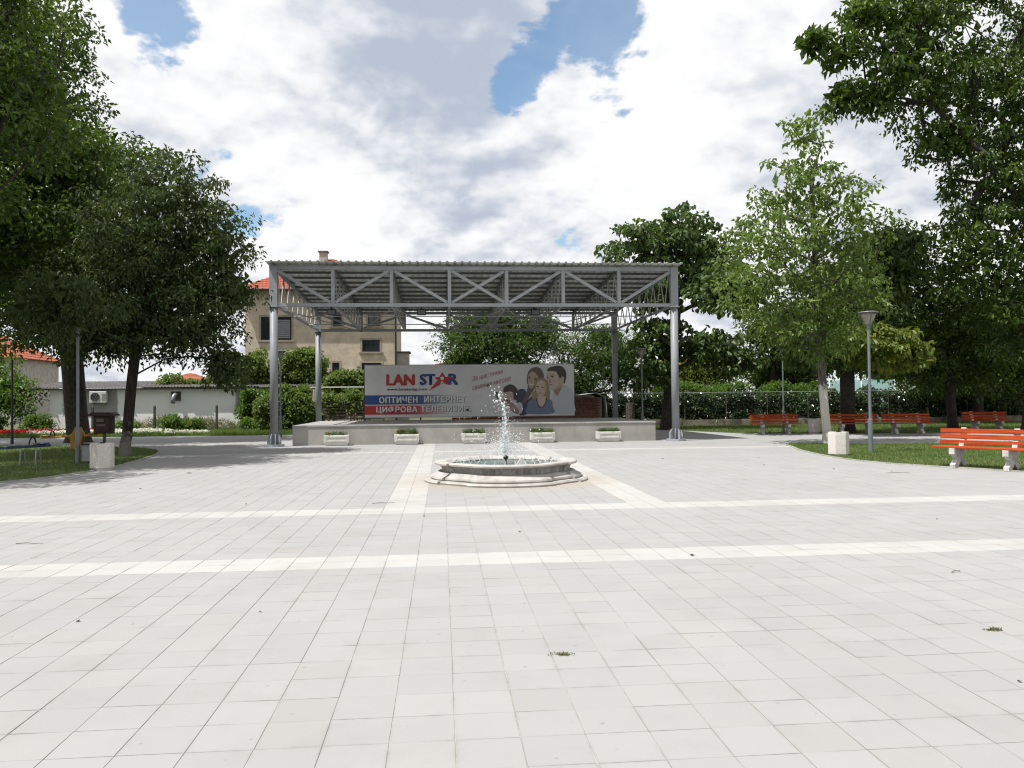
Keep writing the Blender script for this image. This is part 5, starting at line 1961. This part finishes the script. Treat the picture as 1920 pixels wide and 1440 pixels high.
for r_ in range(14):
    for c_ in range(12):
        x = -1.95 + c_ * 0.5 + (0.25 if r_ % 2 else 0)
        if x > 3.75:
            continue
        o = bpy.data.objects.new('block', bme2)
        C.objects.link(o)
        o.parent = rb
        o.location = (x, -0.012 + random.uniform(-.004, .004), 0.11 + r_ * 0.2)
MB().box(-2.45, -2.21, -0.06, 4, -0.05, 2.9).build('corner_pier', 'offwhite', rb)
MB().box(-2.6, 4.2, -0.4, 4.3, 2.901, 3.05).build('roof_slab', 'shed_roof', rb)

# overhead cables
def cable(label, pts, r_=0.012):
    t = thing('cable', label, 'cable', tuple(pts[0]))
    p0 = Vector(pts[0])
    MB().tube([Vector(p) - p0 for p in pts], r_, 5).build('wire', 'black', t, fix=False)


def sag(a, b, s, n=14):
    a, b = Vector(a), Vector(b)
    return [tuple(a + (b - a) * (k / n) - Vector((0, 0, s * 4 * (k / n) * (1 - k / n)))) for k in range(n + 1)]


cable('thin dark cable slung from the right front column towards the right hand trees', sag((8.77, 29.05, 3.75), (23.5, 34.6, 4.3), 0.45))

# ------------------------------------------------------------------ trees
# blobs: centre x, y, z, radius x, y, z
make_tree('maple_tree', 'towering dark green broadleaf tree with the thickest trunk at the left', (-15.0, 34.6, 0), 0.42, (-15.6, 34.2, 11.5),
          [(-17.6, 33.5, 17.2, 3.2, 3.2, 3.4), (-16.8, 33.0, 14.4, 3.2, 3.0, 2.8), (-14.2, 33.5, 10.8, 3.2, 3.0, 2.4), (-17.8, 33.0, 11.5, 3.6, 3.2, 3.4),
           (-14.0, 33.5, 7.8, 3.8, 3.0, 2.6), (-18.2, 33.0, 7.8, 3.0, 3.0, 2.2), (-14.6, 33.2, 5.0, 3.0, 2.6, 1.4), (-21.0, 34.0, 13.0, 3.5, 3.0, 5.0), (-11.0, 33.2, 6.4, 2.0, 2.0, 2.4), (-18.8, 33.2, 5.6, 2.2, 2.0, 1.0)],
          430, 105, 0.21, 'leaf_big', 'bark', 21, lwid=0.12, clump_r=0.78, dmin=0.9, core=11)
make_tree('plum_tree', 'dusky purplish green tree on the slim trunk beside the notice box', (-9.45, 24.9, 0), 0.15, (-8.9, 25.0, 5.4),
          [(-8.1, 24.9, 7.6, 1.5, 1.6, 1.6), (-6.9, 25.0, 6.4, 1.2, 1.4, 1.2), (-9.0, 24.8, 6.2, 2.0, 1.8, 1.8), (-7.4, 24.9, 4.7, 1.5, 1.5, 1.3), (-9.7, 24.8, 4.5, 1.8, 1.6, 1.2),
           (-8.0, 24.8, 3.7, 1.7, 1.5, 0.8), (-6.4, 25.0, 5.0, 0.7, 1.0, 0.8), (-6.5, 24.7, 2.7, 0.6, 0.7, 0.75), (-11.2, 24.8, 5.0, 1.3, 1.5, 1.3), (-10.6, 24.8, 3.6, 1.1, 1.3, 0.6), (-9.7, 21.2, 4.1, 1.6, 0.9, 0.9)],
          330, 85, 0.15, 'leaf_plum', 'bark_old', 22, lwid=0.07, clump_r=0.48, dmin=0.55, droop=0.7, core=8, shell=0.4)
make_tree('walnut_tree', 'airy young light green tree with a whitewashed trunk', (12.7, 25.5, 0), 0.135, (12.25, 25.5, 9.2),
          [(12.0, 25.5, 10.1, 0.7, 0.8, 1.1), (12.0, 25.5, 8.5, 1.6, 1.6, 1.0), (11.4, 25.4, 6.9, 2.1, 1.9, 1.2), (13.5, 25.5, 7.3, 1.1, 1.3, 1.7), (10.9, 25.5, 5.5, 1.9, 1.7, 1.1),
           (13.0, 25.5, 5.3, 1.8, 1.7, 1.3), (11.4, 25.5, 4.2, 1.5, 1.4, 0.8), (12.7, 25.3, 3.6, 1.0, 1.0, 0.7)],
          215, 38, 0.20, 'leaf_walnut', 'bark_pale', 23, lwid=0.10, clump_r=0.38, dmin=0.6, droop=0.6, shell=0.45, core=1)
make_tree('catalpa_tree', 'large leaved catalpa rising behind the right front column', (11.3, 39.6, 0), 0.30, (11.9, 39.6, 6.6),
          [(10.1, 39.6, 9.4, 1.6, 1.6, 1.2), (12.1, 39.6, 9.9, 1.8, 1.7, 1.3), (13.1, 39.6, 8.2, 1.6, 1.6, 1.7), (11.0, 39.6, 7.4, 1.6, 1.5, 1.4), (11.0, 39.4, 4.6, 1.5, 1.4, 1.2),
           (13.0, 39.4, 4.3, 1.9, 1.5, 0.8), (14.8, 39.3, 3.5, 1.1, 1.1, 0.55), (10.6, 39.2, 2.9, 1.2, 1.2, 0.7)],
          165, 48, 0.27, 'leaf_catalpa', 'bark', 24, lwid=0.23, clump_r=0.62, dmin=0.8, droop=0.9, kind='broad', flatten=0.5, bare=110, core=2, shell=0.4)
make_tree('cherry_tree', 'leafy tree filling the gap behind the left half of the banner', (2.0, 47.0, 0), 0.22, (2.2, 47.0, 5.0),
          [(1.6, 47.0, 5.2, 2.0, 1.8, 1.5), (3.9, 47.0, 5.0, 2.2, 1.9, 1.6), (5.7, 47.0, 5.6, 1.6, 1.6, 1.4), (3.1, 47.0, 6.5, 2.0, 1.8, 1.2), (4.5, 47.0, 3.2, 2.4, 1.7, 1.2), (1.3, 47.0, 3.6, 1.4, 1.3, 0.9)],
          200, 110, 0.17, 'leaf_cherry', 'bark', 25, lwid=0.085, clump_r=0.7, dmin=0.75)
make_tree('pear_tree', 'grey green tree between banner and right front column', (8.6, 46.0, 0), 0.2, (8.6, 46.0, 4.0),
          [(8.6, 46.0, 3.9, 2.3, 1.8, 1.9), (10.3, 45.8, 3.6, 1.5, 1.4, 1.8), (7.6, 46.0, 2.4, 1.8, 1.5, 1.0), (9.6, 46.2, 5.2, 1.2, 1.2, 0.8)],
          150, 120, 0.15, 'leaf_cherry', 'bark', 26, lwid=0.06, clump_r=0.62, dmin=0.6, droop=0.5)
make_tree('chestnut_tree', 'huge dark tree overhanging the right picture edge', (24.4, 31.2, 0), 0.36, (24.8, 31.0, 11.0),
          [(17.8, 29.6, 14.2, 1.6, 1.6, 1.7), (19.4, 30.0, 15.2, 2.6, 2.2, 1.9), (21.2, 30.4, 13.4, 2.8, 2.4, 2.4), (23.4, 30.8, 10.2, 3.2, 2.8, 3.0), (25.5, 31.0, 14.5, 3.5, 3.0, 3.5),
           (21.4, 30.2, 7.4, 1.7, 1.7, 2.0), (23.4, 30.6, 5.8, 2.2, 2.0, 2.2), (25.0, 31.0, 4.2, 1.8, 1.8, 1.2), (27.5, 31.0, 9.0, 3.0, 3.0, 4.0), (20.2, 30.0, 11.8, 1.3, 1.3, 0.9), (18.4, 29.8, 16.6, 1.9, 1.7, 1.3), (21.0, 30.2, 18.2, 3.0, 2.6, 2.0), (16.9, 29.6, 13.2, 0.9, 1.0, 0.8), (15.4, 29.5, 15.0, 1.3, 1.2, 0.9), (14.4, 29.5, 15.3, 0.6, 0.7, 0.45), (15.6, 29.5, 13.2, 0.8, 0.9, 0.7), (16.6, 29.6, 16.4, 1.2, 1.2, 0.8)],
          470, 80, 0.23, 'leaf_big', 'bark', 27, lwid=0.12, clump_r=0.62, dmin=0.9, droop=0.8, core=5, shell=0.35)
make_tree('catalpa_tree', 'dark trunked catalpa behind the lamp post and far benches', (17.55, 33.4, 0), 0.30, (17.5, 33.0, 5.0),
          [(17.4, 32.2, 5.6, 1.8, 1.7, 1.9), (16.0, 32.2, 4.0, 1.5, 1.4, 1.2), (15.1, 32.2, 4.6, 1.1, 1.1, 1.1), (18.5, 32.2, 7.4, 1.6, 1.6, 1.3), (17.8, 31.8, 3.6, 1.6, 1.3, 0.8), (11.9, 32.0, 6.2, 1.3, 1.1, 0.8)],
          150, 55, 0.26, 'leaf_catalpa', 'bark', 28, lwid=0.20, clump_r=0.7, dmin=0.7, droop=0.9, kind='broad', flatten=0.5)
cat2 = [o for o in C.objects if o.get('label', '').startswith('dark trunked catalpa')][0]
rng = np.random.default_rng(29)
cl = sample_blobs([(17.3, 29.9, 3.5, 1.25, 0.9, 0.75), (16.2, 29.9, 3.9, 0.9, 0.8, 0.6), (18.3, 30.0, 3.3, 0.7, 0.7, 0.5)], 62, 0.45, rng, 0.4) - np.array([17.55, 33.4, 0])
V, F = foliage(cl, 0.45 * (0.7 + 0.6 * rng.random(len(cl))), 55, 0.23, 0.16, rng, 0.9, 0.6, 'broad')
np_mesh('yellowing_leaves', V, F, 'leaf_yellow', cat2, 3)['label'] = 'yellowing front boughs'
mb = MB()
for k in range(0, len(cl), 4):
    c_ = cl[k]
    mb.tube([(0, -0.2, 3.2), (c_[0] * 0.5, c_[1] * 0.5, 3.7), (c_[0] * 0.85, c_[1] * 0.85, c_[2] + 0.15), tuple(c_)], [0.05, 0.035, 0.02, 0.008], 5, cap=False)
mb.build('front_boughs', 'bark', cat2, fix=False)
make_tree('plane_tree', 'gloomy dark tree on a straight trunk behind the near red bench', (23.4, 34.9, 0), 0.21, (23.2, 34.9, 5.6),
          [(22.3, 34.9, 6.0, 2.0, 1.9, 2.2), (24.0, 34.9, 4.4, 2.1, 1.9, 1.7), (21.9, 34.8, 3.0, 1.6, 1.5, 1.0), (24.6, 34.8, 2.7, 1.3, 1.3, 0.8), (20.9, 34.8, 7.8, 1.7, 1.7, 1.5), (20.3, 34.8, 5.2, 1.5, 1.5, 1.6)],
          180, 75, 0.20, 'leaf_big', 'bark', 30, lwid=0.11, clump_r=0.65, dmin=0.8, core=5)
make_tree('linden_tree', 'nearest left tree, its sunlit leafy crown filling the top left corner', (-13.6, 18.6, 0), 0.28, (-12.6, 18.8, 8.5),
          [(-12.9, 16.3, 8.0, 2.6, 2.6, 2.2), (-11.6, 20.0, 11.6, 2.2, 2.3, 1.9), (-10.5, 20.2, 9.0, 2.1, 2.2, 1.6), (-12.6, 20.0, 7.4, 2.2, 2.2, 1.6), (-13.4, 19.4, 13.5, 2.2, 2.2, 2.0), (-12.6, 15.6, 5.6, 1.6, 1.8, 1.0)],
          330, 80, 0.17, 'leaf_big', 'bark', 31, lwid=0.10, clump_r=0.6, dmin=0.6, core=5, droop=0.5)
make_tree('yard_tree', 'yellowish garden tree above the hedge behind the right column', (18.3, 52.0, 0), 0.16, (18.2, 52.0, 3.6),
          [(18.2, 52.0, 3.9, 1.8, 1.6, 1.5), (16.6, 52.0, 3.2, 1.3, 1.2, 1.1)], 70, 80, 0.2, 'leaf_yellow', 'bark', 32, lwid=0.1, clump_r=0.65, dmin=0.6)
make_tree('yard_tree', 'dark rounded garden tree left of the blue spruce', (22.0, 50.0, 0), 0.16, (22.0, 50.0, 2.8),
          [(21.5, 50.0, 3.0, 1.8, 1.5, 1.2), (23.2, 50.0, 2.6, 1.1, 1.1, 0.8)], 70, 80, 0.2, 'leaf_big', 'bark', 33, lwid=0.11, clump_r=0.65, dmin=0.6)
make_tree('yard_tree', 'bushy garden tree at the far left edge above the flower bed', (-26.0, 47.0, 0), 0.16, (-26.0, 47.0, 3.0),
          [(-26.0, 47.0, 3.2, 2.2, 1.8, 1.9), (-24.0, 46.5, 2.2, 1.4, 1.3, 1.2), (-28.5, 47.0, 3.5, 2.0, 2.0, 2.2)], 110, 80, 0.2, 'leaf_hedge', 'bark', 34, lwid=0.11, clump_r=0.7, dmin=0.7)
make_tree('yard_tree', 'dark tree at the left edge under the sky gap', (-23.5, 38.0, 0), 0.2, (-23.0, 38.0, 5.0),
          [(-22.6, 37.8, 5.4, 1.8, 1.8, 1.4), (-20.9, 37.8, 4.6, 0.9, 1.3, 1.0)], 80, 90, 0.2, 'leaf_big', 'bark', 35, lwid=0.11, clump_r=0.75, dmin=0.7)
make_tree('yard_tree', 'tall dark garden tree behind the far benches and whitewashed trunk', (20.5, 48.0, 0), 0.2, (20.5, 48.0, 5.0),
          [(20.5, 48.0, 5.6, 2.2, 1.8, 1.8), (22.5, 48.0, 4.0, 1.8, 1.6, 1.4), (25.5, 48.0, 6.0, 2.2, 2.0, 2.0)], 130, 80, 0.2, 'leaf_big', 'bark', 36, lwid=0.11, clump_r=0.75, dmin=0.7)
# far woods that close the view between the gaps
for (x, y, s, lb, seed) in ((38.0, 62.0, 1.0, 'broad dark tree beyond the greenhouse at right', 50), (44.0, 56.0, 1.2, 'dense dark tree behind the brick building', 51), (30.0, 42.5, 0.8, 'shady tree above the hedge near the brick building', 52)):
    make_tree('background_tree', lb, (x, y, 0), 0.25, (x, y, 5.0 * s), [(x, y, 6.0 * s, 3.0 * s, 2.6, 3.0 * s), (x - 2.0, y, 4.0 * s, 2.0, 2.0, 1.6), (x + 2.2, y, 4.4 * s, 2.0, 2.0, 1.8)],
              150, 85, 0.24, 'leaf_big', 'bark', seed, lwid=0.13, clump_r=0.9, dmin=0.85, group='trees beyond the square')

make_tree('linden_tree', 'broad tree rooted beyond the left edge, its boughs hanging over the left lawn', (-16.6, 25.6, 0), 0.26, (-15.4, 25.6, 7.5),
          [(-13.6, 25.4, 7.4, 2.3, 2.3, 1.9), (-12.6, 26.8, 9.4, 2.2, 2.2, 1.8), (-15.4, 25.5, 9.5, 2.6, 2.6, 2.2), (-14.4, 23.2, 6.6, 1.9, 1.8, 1.4), (-14.0, 28.2, 6.6, 2.0, 1.6, 1.4)],
          300, 85, 0.19, 'leaf_big', 'bark', 37, lwid=0.11, clump_r=0.62, dmin=0.65, core=13, droop=0.5)
# blue spruce
t = thing('blue_spruce', 'pale blue green conifer in the gap right of the column', 'tree', (31.5, 75.0, 0))
MB().tube([(0, 0, 0), (0, 0, 5.4)], [0.14, 0.02], 8).build('trunk', 'bark', t)
rng = np.random.default_rng(61)
P_, A_, L_ = [], [], []
for k in range(5200):
    h = rng.random() ** 0.8
    z = 0.7 + 4.9 * h
    rmax = 1.75 * (1 - h) + 0.06
    lay = 0.82 + 0.18 * math.sin(z * 9)
    r_ = rmax * lay * rng.random() ** 0.4
    a = rng.uniform(0, 2 * PI)
    P_.append((r_ * math.cos(a), r_ * math.sin(a), z - 0.22 * r_))
    A_.append((math.cos(a), math.sin(a), rng.normal() * 0.35 + 0.1))
    L_.append(0.26)
P_, A_, L_ = np.array(P_), np.array(A_), np.array(L_)
V, F = leaf_mesh(P_, A_, rng.normal(size=P_.shape) + np.array([0, 0, 1.0]), L_, L_ * 0.3, rng)
np_mesh('crown', V, F, 'needle', t, 3)


# ------------------------------------------------------------------ hedges, vines, shrubs
def leafy(name, label, cat, boxes, n, per, leaf, lwid, mat, seed, clump=0.3, kind='leaf', droop=0.3, up=0.4, stems=0, flat_=0.8):
    rng_ = np.random.default_rng(seed)
    vol = np.array([(b[1] - b[0]) * (b[3] - b[2]) * (b[5] - b[4]) for b in boxes])
    k = rng_.choice(len(boxes), size=n, p=vol / vol.sum())
    B = np.array(boxes)[k]
    U = rng_.random((n, 3))
    cc_ = np.stack([B[:, 0] + (B[:, 1] - B[:, 0]) * U[:, 0], B[:, 2] + (B[:, 3] - B[:, 2]) * U[:, 1], B[:, 4] + (B[:, 5] - B[:, 4]) * U[:, 2]], 1)
    cc_[:, 2] += 0.12 * np.sin(cc_[:, 0] * 2.3) + 0.08 * np.sin(cc_[:, 0] * 5.1)
    base = np.array([np.mean(cc_[:, 0]), np.mean(cc_[:, 1]), 0.0])
    t_ = thing(name, label, cat, tuple(base))
    V_, F_ = foliage(cc_ - base, clump * (0.6 + 0.8 * rng_.random(n)), per, leaf, lwid, rng_, droop, flat_, kind, up)
    V_[:, 2] = np.maximum(V_[:, 2], 0.01)
    np_mesh('leaves', V_, F_, mat, t_, 3)
    mb_ = MB()
    for c__ in cc_[rng_.choice(n, size=min(n, max(10, stems)), replace=False)] - base:
        mb_.tube([(c__[0] * 1.0 + rng_.normal() * 0.1, c__[1], 0.0), (c__[0] + 0.04, c__[1], c__[2] * 0.6), tuple(c__)], [0.02, 0.014, 0.006], 4, cap=False)
    mb_.build('stems', 'bark', t_, fix=False)
    return t_


leafy('ivy_hedge', 'dark glossy hedge behind the wire fence right of the canopy', 'hedge', [(8.6, 23.0, 44.6, 45.4, 0.35, 1.75)], 900, 55, 0.14, 0.10, 'leaf_ivy', 70, 0.28, kind='broad')
leafy('ivy_hedge', 'leafy hedge below the greenhouse behind the far right benches', 'hedge', [(23.0, 35.0, 44.6, 45.6, 0.35, 1.95)], 700, 50, 0.14, 0.10, 'leaf_ivy', 71, 0.28, kind='broad')
leafy('clipped_hedge', 'bright green hedge top sunlit above the fence rail', 'hedge', [(12.6, 18.0, 45.6, 46.8, 1.2, 2.35)], 330, 55, 0.13, 0.08, 'leaf_hedge', 72, 0.28)
leafy('clipped_hedge', 'bright green hedge patch under the blue spruce', 'hedge', [(19.2, 22.5, 45.6, 46.8, 1.2, 2.35)], 220, 55, 0.13, 0.08, 'leaf_hedge', 73, 0.28)
leafy('grape_vine', 'sunny grape vine heaped on the shed roof before the beige house', 'vine', [(-12.0, -7.0, 47.8, 49.4, 2.8, 4.0), (-9.2, -7.4, 47.8, 49.4, 3.6, 4.6), (-11.6, -10.6, 48, 49, 3.8, 4.6), (-6.9, -5.0, 49, 50, 2.6, 3.4), (-16.5, -12.0, 48.2, 49.2, 2.75, 3.05)], 380, 50, 0.17, 0.14, 'leaf_vine', 74, 0.35, kind='broad', stems=24)
leafy('hedge_vine', 'pale green leafy hedge beside the left rear column', 'hedge', [(-9.6, -6.4, 42.6, 43.4, 0.2, 1.75), (-6.4, -3.6, 42.7, 43.3, 0.9, 1.95), (-9.0, -7.2, 42.9, 43.7, 1.4, 2.4)], 380, 45, 0.16, 0.13, 'leaf_vine', 75, 0.28, kind='broad', stems=20)
leafy('hedge_vine', 'vine climbing the dark opening under the balcony', 'vine', [(-6.4, -3.8, 44.6, 45.4, 2.0, 3.2)], 130, 40, 0.16, 0.13, 'leaf_vine', 76, 0.28, kind='broad', stems=14)
leafy('climbing_vine', 'loose green creeper over the shed window behind the left column', 'vine', [(-11.2, -8.6, 45.9, 46.6, 0.6, 2.2)], 120, 38, 0.16, 0.13, 'leaf_hedge', 77, 0.3, kind='broad', stems=14)
for (x, s, m_, lb, sd) in ((-14.4, 1.0, 'leaf_hedge', 'leafy shrub below the flue pipe', 80), (-13.4, 0.55, 'leaf_vine', 'low yellow green shrub right of the flue pipe', 81), (-10.4, 0.6, 'leaf_hedge', 'low green shrub near the shed window', 82),
                           (-16.8, 0.7, 'leaf_hedge', 'bright shrub between the two left trunks', 83), (-21.5, 0.95, 'leaf_hedge', 'round shrub at the shed corner behind the red flowers', 84), (-24.2, 1.3, 'leaf_big', 'dark shrub at the far left edge', 85)):
    leafy('shrub', lb, 'shrub', [(x - 0.55 * s - .1, x + 0.55 * s + .1, 44.2, 45.2, 0.15, 0.9 * s)], 46, 45, 0.13, 0.09, m_, sd, 0.25)
leafy('weeds', 'straggling dry weeds along the shed foot', 'weeds', [(-17.6, -9.0, 44.9, 46.6, 0.05, 0.55)], 330, 26, 0.20, 0.018, 'weed', 86, 0.22, droop=-0.6, stems=40)['kind'] = 'stuff'


def bed_flowers(name, label, poly, n, mat, seed, h=0.22):
    rng_ = np.random.default_rng(seed)
    xs_ = [p[0] for p in poly]
    ys_ = [p[1] for p in poly]
    px_ = rng_.uniform(min(xs_), max(xs_), n * 3)
    py_ = rng_.uniform(min(ys_), max(ys_), n * 3)
    k = in_poly(px_, py_, poly)
    px_, py_ = px_[k][:n], py_[k][:n]
    base = np.array([np.mean(px_), np.mean(py_), 0.0])
    t_ = thing(name, label, 'flower bed', tuple(base))
    cc_ = np.stack([px_, py_, rng_.uniform(h * 0.8, h * 1.4, len(px_))], 1) - base
    V_, F_ = foliage(cc_, np.full(len(cc_), 0.07), 10, 0.07, 0.06, rng_, 0.0, 0.6, 'leaf', 0.9)
    np_mesh('blooms', V_, F_, mat, t_, 3)
    c2_ = cc_.copy()
    c2_[:, 2] = rng_.uniform(0.06, h * 0.8, len(cc_))
    V_, F_ = foliage(c2_, np.full(len(c2_), 0.12), 10, 0.10, 0.05, rng_, 0.0, 0.7)
    V_[:, 2] = np.maximum(V_[:, 2], 0.025)
    np_mesh('foliage', V_, F_, 'leaf_hedge', t_, 3)


bed_flowers('red_flower_bed', 'band of bright red bedding flowers before the shed', [(-26, 40.6), (-20.6, 40.6), (-17.3, 42.6), (-18.5, 43.4), (-26, 42.6)], 900, 'petal_red', 90)
bed_flowers('white_flower_bed', 'white bedding flowers behind the thickest trunk', [(-20.2, 40.5), (-14.6, 40.3), (-13.2, 41.0), (-14.8, 42.4), (-17.0, 42.5)], 420, 'petal_white', 91)
bed_flowers('white_flower_bed', 'sparse white flowers on the verge left of the front column', [(-13.6, 40.4), (-11.4, 40.3), (-11.6, 41.4), (-13.4, 41.4)], 90, 'petal_white', 92, 0.16)

# ------------------------------------------------------------------ small litter on the paving
LEAFM = mat_plain('dead_leaf', (0.05, 0.042, 0.03), 0.9, var=0.3)
rl = random.Random(9)
spots = [(-3.0, 12.6), (-0.25, 10.9), (-1.35, 6.1), (2.45, 7.75), (4.45, 5.4), (3.1, 4.1), (7.4, 17.9), (8.4, 16.6), (9.3, 15.9), (5.7, 20.4), (-4.9, 8.9), (-2.6, 6.0), (6.2, 9.6), (-5.5, 15.2), (0.9, 9.4), (8.2, 20.2)]
for k, (x, y) in enumerate(spots):
    s = rl.uniform(0.007, 0.014) * (1 + y / 22)
    mb = MB()
    n = 7
    ring = [(s * (1.7 if j % 2 == 0 else 1.1) * math.cos(2 * PI * j / n), s * math.sin(2 * PI * j / n), 0.004 + s * 0.55 * abs(math.sin(j * 1.9))) for j in range(n)]
    mb.add(ring + [(0, 0, 0.002)], [(j, (j + 1) % n, n) for j in range(n)])
    o = mb.build('fallen_leaf', LEAFM, fix=False)
    o.location = (x, y, 0.002)
    o.rotation_euler = (0, 0, rl.uniform(0, 6))
    tag(o, 'tiny curled dead leaf lying on the pale paving', 'leaf', 'dead leaves scattered on the paving')
for k, (x, y, L, a) in enumerate(((-0.9, 12.35, 0.34, 0.1), (-4.6, 9.4, 0.3, -0.1), (4.5, 6.7, 0.14, 0.4), (9.2, 15.5, 0.5, 0.0))):
    mb = MB().tube([(-L / 2, 0, 0.006), (-L * .1, 0.015, 0.012), (L * .2, -0.01, 0.008), (L / 2, 0.02, 0.006)], [0.004, 0.004, 0.003, 0.002], 5)
    o = mb.build('fallen_twig', 'wood_grey', fix=False)
    o.location = (x, y, 0.002)
    o.rotation_euler = (0, 0, a)
    tag(o, 'thin dry twig lying flat on the pale paving', 'twig', 'dry twigs scattered on the paving')
for (x, y, lb, sd) in ((0.72, 4.85, 'small dry weed tuft in a paving joint in the centre foreground', 95), (3.62, 5.02, 'small dark weed tuft in a paving joint in the right foreground', 96), (-5.6, 18.4, 'straw coloured tuft on the paving near the left bin', 97)):
    rng_ = np.random.default_rng(sd)
    n = 26
    cc_ = np.stack([rng_.normal(size=n) * 0.03, rng_.normal(size=n) * 0.006, np.full(n, 0.004)], 1)
    V, F = foliage(cc_, np.full(n, 0.01), 5, 0.022, 0.006, rng_, -0.4, 0.5)
    V[:, 2] = np.maximum(V[:, 2], 0.001)
    o = np_mesh('weed_tuft', V, F, 'weed', None, 3)
    o.location = (x, y, 0)
    tag(o, lb, 'weed')
